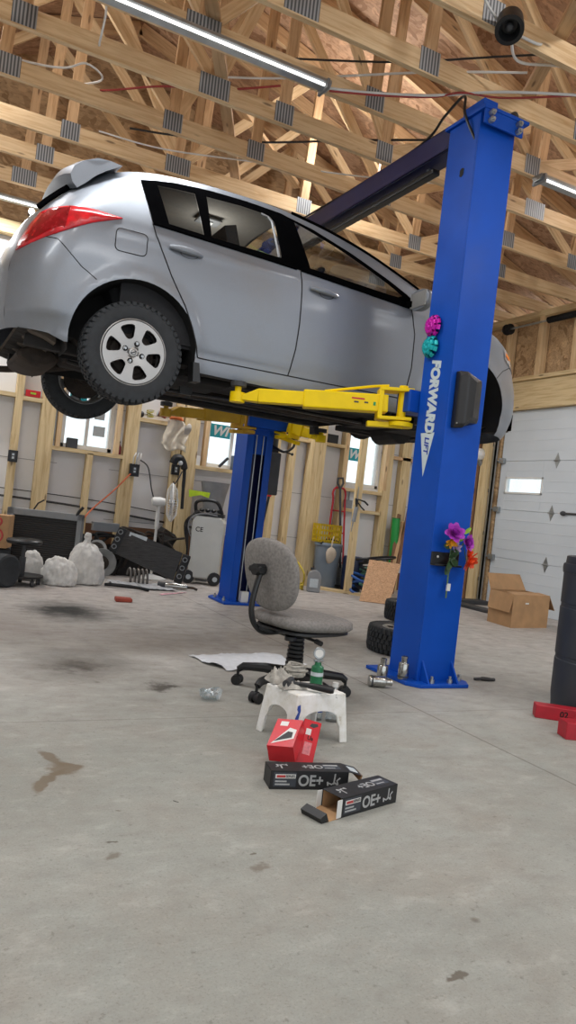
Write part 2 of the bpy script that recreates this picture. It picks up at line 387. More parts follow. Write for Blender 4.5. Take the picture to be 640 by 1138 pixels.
# windows
def window(n,a,b,label_words,stk):
    mb=MB();y0,y1=YB+.0,YB+.09
    for (p,q,r_,t) in ((a,b,WZ0,WZ0+.05),(a,b,WZ1-.05,WZ1),(a,a+.05,WZ0,WZ1),(b-.05,b,WZ0,WZ1)):mb.box(p,q,y0,y1,r_,t)
    m=(a+b)/2;mb.box(m-.018,m+.018,y0+.02,y1-.02,WZ0,WZ1)
    fr=mb.build('window_%d'%n,M['white'],None,smooth=0,bevel=.004);fr['kind']='structure'
    g_=MB();g_.box(a+.04,b-.04,YB+.045,YB+.05,WZ0+.04,WZ1-.04);g_.build('pane',M['wglass'],fr,smooth=0)
    for (sx0,sx1,z0,z1,m_) in stk:
        st=MB();st.box(a+sx0,a+sx1,YB+.038,YB+.042,z0,z1);st.build('sticker',M[m_],fr,smooth=0)
    return fr
M['wglass']=glass_mat('window_glass',(.93,.96,.96,1),.05)
M['teal']=simple('teal_sticker','#1fa9b8',.5,0,.05);M['palegrey']=simple('pale_sticker','#b9c2c6',.6,0,.06,40)
f1=window(1,*wins[0],'',[(.07,.27,1.93,2.10,'teal'),(.38,.50,1.80,1.92,'palegrey'),(.38,.52,1.6,1.72,'palegrey')])
f2=window(2,*wins[1],'',[(.06,.34,1.81,1.98,'teal')])
f3=window(3,*wins[2],'',[(.06,.30,1.78,1.96,'teal')])
def text_mesh(name,s,size,mat,parent,mtx,ext=.001,shear=0,offset=0,squash=1):
    cu=bpy.data.curves.new(name,'FONT');cu.body=s;cu.size=size;cu.extrude=ext;cu.shear=shear;cu.offset=offset;cu.align_x='CENTER';cu.align_y='CENTER'
    tmp=bpy.data.objects.new('tmp',cu);col.objects.link(tmp)
    dg=bpy.context.evaluated_depsgraph_get();me=bpy.data.meshes.new_from_object(tmp.evaluated_get(dg));bpy.data.objects.remove(tmp)
    off=OFF.get(parent.name) if parent is not None else None
    Mx=Matrix.Translation(-Vector(off))@mtx if off else mtx
    me.transform(Mx@Matrix.Diagonal((squash,1,1,1)));me.materials.clear();me.materials.append(mat)
    o=bpy.data.objects.new(name,me);col.objects.link(o);o.parent=parent;return o
def frame(o,x,y):
    x=Vector(x).normalized();y=Vector(y).normalized();z=x.cross(y);return Matrix(((x.x,y.x,z.x,o[0]),(x.y,y.y,z.y,o[1]),(x.z,y.z,z.z,o[2]),(0,0,0,1)))
M['sticker_white']=simple('sticker_white','#eef3f3',.5,0,.02)
for fr,(a,b),zz in ((f2,wins[1],1.893),(f3,wins[2],1.868)):
    text_mesh('sticker_letters','WI',.17,M['sticker_white'],fr,frame((a+.19,YB+.035,zz),(1,0,0),(0,0,1)),.001,.3,.006)
# ------------------------------------------------------------------ overhead door
d=MB()
secs=[0,.66,1.325,2.0,2.69];y0,y1=DY0,DY1-.02
for k in range(4):
    z0,z1=secs[k]+.0015,secs[k+1]-.0015
    if k==2:
        d.box(XR+.02,XR+.06,y0,3.49,z0,z1);d.box(XR+.02,XR+.06,4.14,y1,z0,z1);d.box(XR+.02,XR+.06,3.49,4.14,z0,1.57);d.box(XR+.02,XR+.06,3.49,4.14,1.76,z1)
    else:d.box(XR+.02,XR+.06,y0,y1,z0,z1)
for (p,q,r_,u_) in ((DY0,DY1,.0,1.56),(DY0,DY1,1.77,2.69),(DY0,3.48,1.5,1.8),(4.15,DY1,1.5,1.8)):d.box(XR+.06,XR+.09,p,q,r_,u_)
door=d.build('door_1',M['door_white'],None,smooth=0,bevel=.004);door['kind']='structure'
d=MB()
for k in range(4):
    for j in range(1,5):
        z=secs[k]+(secs[k+1]-secs[k])*j/5
        if k==2 and 1.55<z<1.78:d.box(XR+.017,XR+.02,y0,3.45,z-.006,z+.006)
        else:d.box(XR+.017,XR+.02,y0,y1,z-.006,z+.006)
d.build('panel_rib',M['door_white'],door,smooth=0,bevel=.003)
d=MB();d.box(XR+.035,XR+.045,3.49,4.14,1.57,1.76);d.build('pane',M['wglass'],door,smooth=0)
d=MB()
for (p,q,z0,z1) in ((3.47,4.16,1.55,1.575),(3.47,4.16,1.755,1.78),(3.47,3.495,1.55,1.78),(4.135,4.16,1.55,1.78)):d.box(XR+.008,XR+.05,p,q,z0,z1)
d.build('pane_frame',M['white'],door,smooth=0,bevel=.003)
for z in secs[1:4]:
    for y in (3.27,2.2,1.2):
        h=MB();h.prism([(-.045,.0),(0,.10),(.045,0),(0,-.10)],(XR+.02,y,z),(0,1,0),(0,0,1),-.006);h.cyl((XR+.008,y-.05,z),(XR+.008,y+.05,z),.008,n=8);h.build('hinge',M['steel'],door,smooth=0)
    h=MB();h.box(XR-.03,XR+.02,4.2,4.29,z-.035,z+.035);h.cyl((XR-.02,4.24,z),(XR-.02,4.36,z),.012,n=8);h.build('roller_bracket',M['steel'],door,smooth=0)
h=MB();h.ball((XR-.005,3.06,1.33),.03,(.6,1.6,1));h.cyl((XR+.01,3.06,1.33),(XR+.01,2.86,1.33),.014,n=8);h.build('lock_handle',M['dgrey'],door)
# track, torsion shaft and spring of the door
h=MB();h.box(XR-.05,XR-.02,4.33,4.37,0,2.75);h.box(XR-.05,XR-.045,4.32,4.40,0,2.75);h.build('vertical_track',M['steel'],door,smooth=0)
h=MB()
for z in (.3,.95,1.55,2.2):h.box(XR-.04,XR+.02,4.36,4.44,z,z+.05)
h.build('track_bracket',M['dgrey'],door,smooth=0)
h=MB();h.cyl((4.15,4.33,3.79),(4.15,1.6,3.79),.013,n=10);h.build('torsion_shaft',M['steel'],door)
h=MB();h.lathe([(.02,-.05),(.07,-.05),(.075,-.03),(.055,-.02),(.055,.02),(.075,.03),(.07,.05),(.02,.05)],(4.15,4.2,3.79),(0,1,0),24);h.build('cable_drum',M['black_matte'],door)
h=MB();h.tube([(4.15+.036*math.cos(a),3.48-a*.0022,3.79+.036*math.sin(a)) for a in [i*math.pi/5 for i in range(0,900)]],.007,5);h.build('torsion_spring',M['black_matte'],door)
# right wall framing
tr=[('header',MB().beam((XR-.03,4.6,2.88),(XR-.03,.4,2.88),.06,.38)),('top',MB().beam((XR-.05,YB,3.94),(XR-.05,YF,3.94),.12,.08)),
    ('bot',MB().beam((XR-.05,YB,3.10),(XR-.05,YF,3.10),.12,.05)),('jamb',MB().beam((XR-.05,4.50,0),(XR-.05,4.50,3.1),.15,.10,(1,0,0))),
    ('jamb2',MB().beam((XR-.02,4.63,0),(XR-.02,4.63,2.9),.04,.14,(1,0,0)))]
for i,(n,m_) in enumerate(tr):struct('trim_%d'%(i+1),m_,M['brown_board'] if n=='jamb2' else M['stud'],smooth=0)
for i,y in enumerate((4.27,3.68,3.08,2.5,1.9,1.3)):
    o=MB().beam((XR-.06,y,3.12),(XR-.06,y,3.9),.09,.10,(1,0,0)).build('cripple_stud',M['wood'],None,smooth=0)
    tag(o,'short upright stud over the garage door header, number %s from the corner'%['one','two','three','four','five','six'][i],'stud','short studs above the garage door')
# back wall framing: posts, studs, girts, sills
YS=5.15
def post(x0,x1,z0,z1,label,y=YS,dp=.12,lean=0,m='stud'):
    mb=MB()
    n=max(1,round((x1-x0)/.075));w_=(x1-x0)/n
    for k in range(n):mb.beam((x0+w_*(k+.5),y+dp/2,z0),(x0+w_*(k+.5)+lean,y+dp/2,z1),w_*.985,dp,(0,1,0))
    o=mb.build('wall_post',M[m],None,smooth=0);tag(o,label,'wall post','upright posts and studs of the back wall');return o
post(-1.97,-1.89,0,3.72,'single upright stud carrying a black outlet box, leftmost on the back wall')
post(-1.68,-1.52,0,3.72,'doubled upright post between the leftmost stud and the first window')
post(-.70,-.54,0,3.72,'doubled upright post right of the first window beside the wired switch box')
post(-1.12,-1.05,.4,1.38,'short stud holding up the sill under the first window')
post(-.08,.0,0,3.72,'slim stud with a black outlet box behind the white pedestal fan')
post(.02,.22,0,3.72,'thick upright post behind the fan, left of the middle window')
post(1.28,1.36,0,3.72,'slim stud right of the far lift column')
post(1.52,1.60,0,3.72,'slim stud left of the thick middle post')
post(1.80,1.99,0,3.72,'thick doubled post left of the red hand truck',YS-.1,.2)
post(2.34,2.41,0,3.72,'slim stud on the left edge of the third window')
post(3.03,3.16,0,3.72,'post on the right edge of the third window')
post(3.32,3.46,0,3.72,'corner post near the leaning planks')
post(3.75,3.9,0,3.72,'post in the corner by the green tube')
def girt(x0,x1,z,label,m='stud',y=YS,dp=.12,h=.045):
    o=MB().beam((x0,y+dp/2,z),(x1,y+dp/2,z),dp,h).build('wall_girt',M[m],None,smooth=0);tag(o,label,'wall girt','level rails between the back wall posts');return o
girt(-2.6,-1.97,1.92,'level rail at the far left end of the back wall');girt(-1.89,-1.68,1.90,'short level rail carrying the red level, between the two leftmost posts')
girt(-1.52,-.70,1.39,'sill rail under the first window');girt(-.54,-.08,1.87,'level rail carrying junk above the pedestal fan')
girt(.22,1.28,1.39,'sill rail under the middle window');girt(1.36,1.80,1.94,'level rail with a tape roll, left of the thick middle post')
girt(1.99,2.34,1.94,'level rail carrying the black box, left of the third window');girt(2.41,3.03,1.36,'sill rail under the third window')
girt(3.16,3.75,1.9,'level rail right of the third window','wood_dim');girt(2.41,3.03,1.08,'lower cross rail under the third window')
girt(2.41,3.03,2.34,'head rail above the third window');girt(-6,4.2,3.74,'long top plate along the back wall',h=.14)
# freestanding partition stud
mb=MB();mb.beam((2.18,4.42,.04),(2.18,4.42,2.3),.09,.05,(0,1,0));o=solo('partition_stud',mb,M['stud'],'loose upright stud standing in front of the third window','stud',(2.18,4.42,.04),smooth=0)
mb=MB();mb.beam((1.92,4.78,.02),(2.32,4.26,.02),.09,.038);solo('sill_plate',mb,M['stud'],'short plank on the floor at the foot of the loose stud','plank',(2.12,4.52,0),smooth=0)
# window trims of bare wood
for k,(a,b) in enumerate(wins):
    mb=MB();mb.beam((a-.035,YS+.04,WZ0-.01),(a-.035,YS+.04,WZ1),.05,.09,(0,1,0));mb.beam((b+.035,YS+.04,WZ0-.01),(b+.035,YS+.04,WZ1),.05,.09,(0,1,0));mb.beam((a-.06,YS+.04,WZ1+.02),(b+.06,YS+.04,WZ1+.02),.09,.045)
    struct('trim_%d'%(6+k),mb,M['wood'],smooth=0)
# ------------------------------------------------------------------ trusses
def truss(y,plates,label,z0=3.96):
    t=thing('roof_truss',label,'roof truss',(XR,y,z0),0,'roof trusses',True)
    h=.14
    MB().beam((XL,y,z0+h/2),(XR+.1,y,z0+h/2),.042,h).build('bottom_chord',M['wood'],t,smooth=0)
    for (x,) in ((XR+.4,),(XL-.2,)):
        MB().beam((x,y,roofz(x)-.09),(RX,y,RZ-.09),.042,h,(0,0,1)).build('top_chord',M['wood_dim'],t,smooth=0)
    js=sorted(plates)
    top=[]
    for k,x in enumerate(js):
        x2=x+.06
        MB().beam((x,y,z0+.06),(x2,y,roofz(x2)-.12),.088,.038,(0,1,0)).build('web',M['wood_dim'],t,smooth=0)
        if k+1<len(js):
            xm=js[k+1]+.06
            if k%2==0:MB().beam((x,y+.002,z0+.08),(xm,y+.002,roofz(xm)-.13),.088,.034,(0,1,0)).build('web',M['wood'],t,smooth=0)
            else:MB().beam((xm,y+.002,z0+.08),(x+.06,y+.002,roofz(x+.06)-.13),.088,.034,(0,1,0)).build('web',M['wood'],t,smooth=0)
    for k,x in enumerate(js):
        wd=.16+.08*((k*7+int(y*10))%3==0)
        p=MB();p.add([(x-wd/2,y-.0225,z0+.01),(x+wd/2,y-.0225,z0+.01),(x+wd/2,y-.0225,z0+.165),(x-wd/2,y-.0225,z0+.165)],[(0,1,2,3)],0,[[(0,0),(wd,0),(wd,.14),(0,.14)]]);p.keepn=True
        p.build('truss_plate',M['plate'],t,smooth=0)
    return t
TR=[(-1.95,[-4,-2.2,-.9,.4,2,3.4],'roof truss farthest forward, nearest above the camera'),
(-1.35,[-4,-2.3,-1,.3,1.9,3.4],'second roof truss back from the nearest one above the camera'),
(-.74,[-4.2,-2.2,-.9,.3,1.7,3.3],'roof truss just in front of the black ceiling fixture'),
(-.13,[-4.2,-2.4,-.72,-.11,1.2,2.6],'roof truss with the round black fixture hanging on it'),
(.47,[-4,-2.3,-1.08,-.12,1.3,2.7],'roof truss passing just over the top of the near lift column'),
(1.07,[-4.3,-2.58,-1.5,-.16,1.4,2.9],'roof truss that carries the long strip lights'),
(1.67,[-4,-2.54,-1.19,-.61,.33,2.03,3.3],'first roof truss behind the strip lights'),
(2.37,[-4,-2.6,-1.29,-.54,.76,2.36,3.3],'second roof truss behind the strip lights, above the car roof'),
(3.12,[-4,-1.98,-1.0,.33,1.71,2.9],'third roof truss behind the strip lights, above the rear spoiler'),
(3.75,[-4,-2.1,-.6,.6,1.9,3],'second roof truss out from the back wall'),
(4.45,[-4,-2.2,-.5,.7,2.1,3.1],'roof truss closest to the back wall')]
for a in TR:
    t=truss(*a)
    if a[0]<-.5:      # overhead, outside the picture: part of the shell
        for k in ('label','category','group'):del t[k]
        t['kind']='structure';t.name='ceiling'
# long diagonal braces running across the trusses
for (p,q,lb) in (((-2.0,-.1,4.14),(-.2,3.6,4.17),'long flat diagonal brace laid across the trusses over the car'),((.2,-.6,4.14),(2.3,3.4,4.17),'long flat diagonal brace laid across the trusses right of the near column'),((-3.1,.9,5.0),(.6,3.9,4.6),'sloping diagonal brace high between the truss webs')):
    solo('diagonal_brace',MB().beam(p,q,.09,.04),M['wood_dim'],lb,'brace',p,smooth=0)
for z_,yy in ((4.9,2.0),):
    pass
# ------------------------------------------------------------------ two-post lift
W,H=3.385,3.56
lift=thing('car_lift','blue two-post car lift with yellow arms holding up the silver hatchback','car lift',(0,0,0),0,None,True)
def column(y0,s,nm):
    """C-channel column; outer face at y0, opening towards s"""
    m=MB();t=.012;d=.30
    def bx(x0,x1,a,b,z0,z1,mi=0):
        lo,hi=sorted((y0+s*a,y0+s*b));m.box(x0,x1,lo,hi,z0,z1,mi)
    bx(0,.283,0,t,.02,H);bx(0,t,t,d,.02,H);bx(.283-t,.283,t,d,.02,H);bx(t,.075,d-t,d,.02,H);bx(.208,.283-t,d-t,d,.02,H)
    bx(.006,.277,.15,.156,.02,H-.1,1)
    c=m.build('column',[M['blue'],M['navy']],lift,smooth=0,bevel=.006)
    b=MB();pl=[(-.10,-.02),(-.04,-.10),(.33,-.10),(.38,-.02),(.38,.42),(-.10,.42)]
    b.prism([(x,s*y) for x,y in pl],(0,y0,0.001),(1,0,0),(0,1,0),.022 if s>0 else .022)
    b.build('base_plate',M['blue'],c,smooth=0,bevel=.003)
    for x in (.025,.25):
        gs=MB();gs.prism([(0,.02),(-s*.09,.02),(0,.15)],(x,y0,0),(0,1,0),(0,0,1),.012);gs.build('gusset',M['blue'],c,smooth=0)
    for (x,y) in ((.07,-.06),(.21,-.06),(.33,-.0),(-.06,.06),(-.06,.3),(.34,.3)):
        bo=MB();bo.cyl((x,y0+s*y,.022),(x,y0+s*y,.045),.017,n=6);bo.cyl((x,y0+s*y,.04),(x,y0+s*y,.065),.009,n=10);bo.build('anchor_bolt',M['steel'],c,smooth=30)
    return c
nc=column(0,1,'near');fc=column(W,-1,'far')
# small hole, head plate, bolts and block on top of the near column
for y0,s in ((0,1),(W,-1)):
    m=MB();lo,hi=sorted((y0-s*.06,y0+s*.33));m.box(-.02,.34,lo,hi,H,H+.022);m.box(-.01,.30,min(y0-s*.055,y0-s*.04),max(y0-s*.055,y0-s*.04),H-.09,H)
    m.build('head_plate',M['blue'],lift,smooth=0,bevel=.003)
    m=MB();lo,hi=sorted((y0+s*.02,y0+s*.22));m.box(.03,.14,lo,hi,H+.022,H+.11);m.build('head_block',M['blue'],lift,smooth=0,bevel=.004)
for x in (.03,.25):
    for z in (H-.025,H-.07):
        m=MB();m.cyl((x,-.055,z),(x,-.085,z),.019,n=6);m.cyl((x,-.08,z),(x,-.098,z),.010,n=10);m.build('head_bolt',M['steel'],lift,smooth=30)
m=MB();m.ball((.30,.06,H+.075),.05,(.45,1,1));m.build('pulley_wheel',M['dgrey'],lift)
m=MB();m.prism([(.0,-.03),(.018,-.02),(.022,.02),(.0,.03),(-.018,.02),(-.018,-.02)],(-.001,.128,3.226),(0,-1,0),(0,0,1),.001);m.build('slot_hole',M['black_matte'],nc,smooth=0)
# overhead beam
m=MB();m.box(.03,.17,.02,W-.02,H-.10,H-.09+.012);m.box(.03,.045,.02,W-.02,H-.10,H+.07);m.box(.155,.17,.02,W-.02,H-.10,H+.07);m.box(.03,.17,.02,W-.02,H+.055,H+.07)
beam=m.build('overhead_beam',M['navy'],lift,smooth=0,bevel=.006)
m=MB();m.box(.07,.14,.55,W-.35,H-.165,H-.125);m.build('shutoff_bar',M['black'],beam,smooth=0,bevel=.012)
m=MB()
for y in (.62,2.9):m.box(.09,.12,y,y+.03,H-.14,H-.09)
m.build('bar_hanger',M['steel'],beam,smooth=0)
m=MB();m.tube(spline([(.02,.02,H-.2),(-.03,.12,H+.02),(.02,.22,H+.20),(.03,.42,H+.16),(.05,.7,H+.08),(.06,1.6,H+.085),(.05,W-.5,H+.08),(.2,W-.1,H-.1)]),.009,6);m.build('hydraulic_hose',M['black'],beam)
# carriages
def carriage(y0,s,z0,z1):
    m=MB();lo,hi=sorted((y0+s*.19,y0+s*.292));m.box(.08,.203,lo,hi,z0-.25,z1+.2)
    lo,hi=sorted((y0+s*.31,y0+s*.46));m.box(-.07,.353,lo,hi,z0,z1);lo,hi=sorted((y0+s*.28,y0+s*.33));m.box(.06,.223,lo,hi,z0-.06,z1+.10)
    return m.build('carriage',M['blue'],lift,smooth=0,bevel=.006)
cn=carriage(0,1,1.71,1.855);cf=carriage(W,-1,1.75,1.90)
def arm(p,q,mat,pad_z,yoke=True,restr=True):
    p=Vector(p);q=Vector(q);d=(q-p).normalized();side=d.cross(Vector((0,0,1)));L=(q-p).length
    m=MB();m.beam(p+d*.10,p+d*(L*.62),.115,.115)
    a=m.build('swing_arm',mat,lift,smooth=0,bevel=.008)
    m=MB();b0=p+d*(L*.60);b1=p+d*(L*.90)
    m.beam(b0,b1,.092,.088)
    e=[(-.046,-.044),(.046,-.044),(.046,.044),(-.046,.044)];tip=q+Vector((0,0,-.02))
    i=len(m.v);m.add([b1+side*x+Vector((0,0,z)) for x,z in e]+[tip+side*x*.9+Vector((0,0,z*.35)) for x,z in e],[(0,1,5,4),(1,2,6,5),(2,3,7,6),(3,0,4,7),(4,5,6,7)])
    m.build('arm_extension',mat,a,smooth=0,bevel=.004)
    m=MB();c=tip+d*.03;m.cyl(c-Vector((0,0,.03)),c+Vector((0,0,.035)),.05,n=20);m.cyl(c+Vector((0,0,.03)),(c.x,c.y,pad_z-.03),.022,n=12);m.build('pad_screw',mat,a)
    m=MB();m.cyl((c.x,c.y,pad_z-.035),(c.x,c.y,pad_z),.052,n=20);m.build('rubber_pad',M['dgrey'],a,bevel=.004)
    # yoke of the arm and its restraint gear
    m=MB();z=p.z
    for zz in (z+.095,z-.095):m.beam(p-d*.06+Vector((0,0,zz-z)),p+d*.16+Vector((0,0,zz-z)),.15,.022)
    m.beam(p+d*.15-Vector((0,0,.1)),p+d*.15+Vector((0,0,.1)),.14,.03,d)
    m.cyl(p-Vector((0,0,.13)),p+Vector((0,0,.13)),.03,n=16)
    m.build('arm_yoke',mat,a,smooth=30,bevel=.004)
    m=MB();m.cyl(p-Vector((0,0,.145)),p-Vector((0,0,.115)),.085,n=24);m.beam(p-d*.02-Vector((0,0,.135)),p+d*.22-Vector((0,0,.135)),.06,.035);m.build('restraint_gear',mat,a,smooth=30,bevel=.003)
    if restr:
        m=MB();m.tube([p+d*.1+Vector((0,0,.125)),p+d*.2+Vector((0,0,.115)),p+d*.52+Vector((0,0,.062))],.009,8);m.build('restraint_rod',mat,a)
    return a
ya=arm((-.06,.405,1.755),(-1.02,.85,1.70),M['yellow'],1.785)
arm((.35,.405,1.755),(.56,.93,1.71),M['yellow'],1.785,restr=False)
arm((-.06,W-.395,1.825),(-1.0,W-.86,1.715),M['ochre'],1.785,restr=False)
arm((.34,W-.395,1.825),(.50,W-.84,1.715),M['yellow'],1.785,restr=False)
# sticker on the near rear arm
M['red']=simple('red_plastic','#c4161f',.4,0,.08,10);M['green']=simple('green_sticker','#179447',.5)
# black cover on the outer face of the near column
m=MB();z0,z1=1.60,1.955
pl=[(.035,0),(.035,-.05),(.075,-.085),(.135,-.085),(.215,-.045),(.215,0)]
k=len(pl);lowp=[(x,y*.8,z0+ (.05 if x>.1 else 0)) for x,y in pl];top=[(x,y*.8,z1-(.03 if x>.1 else 0)) for x,y in pl]
mid0=[(x,y,z0+.03+(.05 if x>.1 else 0)) for x,y in pl];mid1=[(x,y,z1-.03-(.03 if x>.1 else 0)) for x,y in pl]
vs=lowp+mid0+mid1+top;fs=[tuple(range(k)),tuple(range(4*k-1,3*k-1,-1))]
for r_ in range(3):
    for i in range(k):fs.append((r_*k+i,r_*k+(i+1)%k,(r_+1)*k+(i+1)%k,(r_+1)*k+i))
m.add(vs,fs);cv=m.build('cover_box',M['black'],nc,smooth=0,bevel=.008)
for (x,z) in ((.043,1.63),(.05,1.925),(.2,1.69)):
    m=MB();m.ball((x,-.052 if x<.1 else -.042,z),.006);m.build('cover_screw',M['steel'],cv)
# black bracket that holds the flowers
m=MB();m.box(.0,.215,-.012,0,.745,.83);m.box(.0,.215,-.05,-.012,.745,.757);m.build('tool_bracket',M['black'],nc,smooth=0,bevel=.004)
for x in (.045,.17):
    m=MB();m.ball((x,-.014,.80),.008,(1,.5,1));m.build('bracket_screw',M['white'],nc)
# lettering running down the side
M['decal']=simple('decal_white','#c9d6da',.45,0,.05);M['blue_ink']=simple('decal_blue','#12379f',.45)
text_mesh('lettering','FORWARD',.118,M['decal'],nc,frame((-.0015,.165,1.808),(0,0,-1),(0,-1,0)),.0005,.2,.0075,.80)
m=MB();m.prism([(0,-.07),(.28,-.0),(0,.07)],(-.001,.172,1.572),(0,0,-1),(0,-1,0),.001);m.build('arrow_decal',M['decal'],nc,smooth=0)
text_mesh('lettering','LIFT',.062,M['blue_ink'],nc,frame((-.0025,.172,1.493),(0,0,-1),(0,-1,0)),.0005,.2,.002,.95)
# scuffs: nothing painted; far column fittings
for x in (.10,.175):
    m=MB();m.cyl((x,W-.302,.03),(x,W-.302,1.72),.006,n=8);m.build('lift_cable',M['steel'],fc)
m=MB();m.box(.10,.18,W-.36,W-.305,.022,.13);m.build('cable_guard',M['white'],fc,smooth=0,bevel=.006)
# power unit on the far column
m=MB();m.box(.35,.53,W-.02,W+.16,1.12,1.57);pu=m.build('oil_tank',M['dgrey'],lift,smooth=0,bevel=.015)
m=MB();m.box(.36,.50,W,W+.12,1.57,1.62);m.cyl((.43,W+.06,1.60),(.43,W+.06,1.84),.075,n=20);m.cyl((.43,W+.06,1.84),(.43,W+.06,1.87),.05,n=16);m.box(.36,.40,W-.05,W+.02,1.66,1.80);m.build('pump_motor',M['black'],pu,bevel=.004)
m=MB();m.tube(spline([(.40,W-.03,1.64),(.50,W-.12,1.58),(.62,W-.10,1.66),(.60,W-.02,1.78),(.45,W-.02,1.80)]),.014,8);m.tube([(.5,W-.02,1.60),(.62,W-.08,1.57)],.008);m.ball((.62,W-.08,1.57),.016);m.build('control_hose',M['black'],pu)
m=MB();m.box(.28,.36,W-.0,W+.05,1.3,1.7);m.build('unit_bracket',M['blue'],pu,smooth=0)
# sticker marks on the yellow arm
d_=Vector((-.96,.445,0)).normalized();s2=Vector((0,0,1)).cross(d_)
nrm=Vector((d_.y,-d_.x,0));nrm=nrm if nrm.y<0 else -nrm
for k,(u,w_,z,hh,mm) in enumerate(((.30,.085,.018,.010,'red'),(.31,.03,-.005,.010,'dgrey'),(.245,.025,-.005,.010,'dgrey'),(.19,.016,-.010,.024,'green'))):
    c=Vector((-.06,.405,1.755-.0457*u))+d_*u+nrm*.0595
    m=MB();m.prism([(-w_/2,-hh/2),(w_/2,-hh/2),(w_/2,hh/2),(-w_/2,hh/2)],c+Vector((0,0,z)),d_,(0,0,1),.0008);m.build('arm_sticker',M[mm],ya,smooth=0)
# ------------------------------------------------------------------ bows and flowers on the column
M['magenta']=simple('magenta_foil','#d01bb0',.25,.3,.15,40);M['cyan']=simple('turquoise_foil','#18b7bd',.25,.3,.15,40)
def bow(name,mat,c,label):
    m=MB();rnd=random.Random(len(label))
    for ring,(n,el,rad) in enumerate(((9,.12,.052),(8,.55,.046),(6,1.0,.036),(2,1.5,.026))):
        for k in range(n):
            a=2*math.pi*(k+.5*ring)/n+rnd.uniform(-.1,.1);dirv=Vector((-math.sin(el),math.cos(el)*math.cos(a),math.cos(el)*math.sin(a)))
            t=Vector((0,-math.sin(a),math.cos(a)));pts=[]
            up=dirv.cross(t)
            loop=[]
            for q in range(9):
                b=-math.pi/2+ (2*math.pi)*q/8*.92
                loop.append(dirv*(rad*.5*(1+math.sin(b)))+up*(.014*math.cos(b)))
            vs=[];fs=[]
            for q,p in enumerate(loop):vs+=[p+t*.011,p-t*.011]
            for q in range(8):fs.append((2*q,2*q+1,2*q+3,2*q+2))
            m.add(vs,fs)
    m.xf(Matrix.Translation(c)@Matrix.Scale(1.4,4));return solo(name,m,mat,label,'gift bow',c,group='gift bows on the lift column',smooth=60)
bow('gift_bow',M['magenta'],(-.012,.217,2.262),'shiny magenta ribbon bow stuck on the blue column')
bow('gift_bow',M['cyan'],(-.012,.221,2.128),'turquoise ribbon bow stuck below the magenta bow on the blue column')
M['petal']=simple('violet_petal','#b53fc0',.55,0,.25,30);M['petal2']=simple('orange_petal','#f0501e',.55,0,.2,30);M['petal3']=simple('yellow_petal','#e9a627',.6,0,.2,30);M['petal4']=simple('pale_lilac_petal','#b9a3c9',.6,0,.2,30)
M['leaf']=simple('dark_leaf','#2d4a2a',.5,0,.3,30);M['lime']=simple('lime_leaf','#9ccc3a',.5,0,.2,30);M['stem']=simple('stem_green','#5d7a55',.6)
fl=thing('flower_bouquet','violet and orange artificial flowers tucked in the black bracket on the blue column','flowers',(.13,-.04,.80),0,None,True)
def petal(m,c,dirv,up,L,wd,curl):
    s=dirv.cross(up).normalized();vs=[];n=5
    for i in range(n+1):
        t=i/n;ww=wd*math.sin(math.pi*min(.97,.12+.8*t))**.8;p=Vector(c)+dirv*(L*t)+up*(curl*t*t)
        vs+=[p-s*ww+up*(.3*ww),p,p+s*ww+up*(.3*ww)]
    fs=[]
    for i in range(n):
        for j in range(2):fs.append((i*3+j,i*3+j+1,i*3+4+j,i*3+3+j))
    m.add(vs,fs)
def flower(name,c,nv,rad,mat,layers,seed,wd=.6):
    rnd=random.Random(seed);nv=Vector(nv).normalized();a=nv.orthogonal().normalized();b=nv.cross(a);m=MB()
    for l in range(layers):
        n=7-l
        for k in range(n):
            q=2*math.pi*(k+.5*l)/n+rnd.uniform(-.15,.15);el=.15+.45*l+rnd.uniform(-.1,.1)
            d=(a*math.cos(q)+b*math.sin(q))*math.cos(el)+nv*math.sin(el);up=nv*math.cos(el)-(a*math.cos(q)+b*math.sin(q))*math.sin(el)
            petal(m,c,d,up,rad*(1-.18*l),rad*wd*.62,.012+rnd.uniform(-.006,.01))
    return m.build(name,mat,fl,smooth=60)
flower('violet_flower',(.10,-.075,.955),(-.25,-1,.35),.068,M['petal'],4,1)
flower('violet_flower',(.205,-.075,.905),(.35,-1,.15),.058,M['petal'],4,2)
flower('orange_flower',(.235,-.07,.80),(.45,-.8,-.45),.075,M['petal2'],3,3,.42)
flower('orange_flower',(.225,-.07,.84),(.5,-.8,-.1),.05,M['petal2'],2,5,.42)
flower('yellow_flower',(.095,-.065,.905),(-.2,-1,-.5),.045,M['petal3'],2,4,.4)
flower('lilac_flower',(.135,-.06,.865),(0,-1,.1),.038,M['petal4'],3,6,.5)
m=MB()
for (c,d,L) in (((.10,-.05,.87),(-.8,-.3,.1),.06),((.11,-.05,.80),(.1,-.6,.5),.07),((.12,-.05,.78),(-.5,-.4,-.5),.08),((.12,-.05,.80),(.3,-.5,-.6),.06),((.11,-.05,.83),(.4,-.6,.2),.06),((.10,-.05,.75),(-.3,-.3,-.8),.06),((.12,-.05,.77),(.2,-.6,.1),.06)):
    d=Vector(d).normalized();petal(m,c,d,Vector((0,-1,.1)),L,.022,-.01)
m.build('leaf',M['leaf'],fl,smooth=60)
m=MB()
for (c,d,L) in (((.15,-.07,.91),(.2,-.6,.5),.05),((.15,-.07,.92),(-.6,-.6,.1),.05),((.19,-.06,.96),(.5,-.4,.6),.06)):
    d=Vector(d).normalized();petal(m,c,d,Vector((0,-1,.1)),L,.014,-.01)
m.build('pale_leaf',M['lime'],fl,smooth=60)
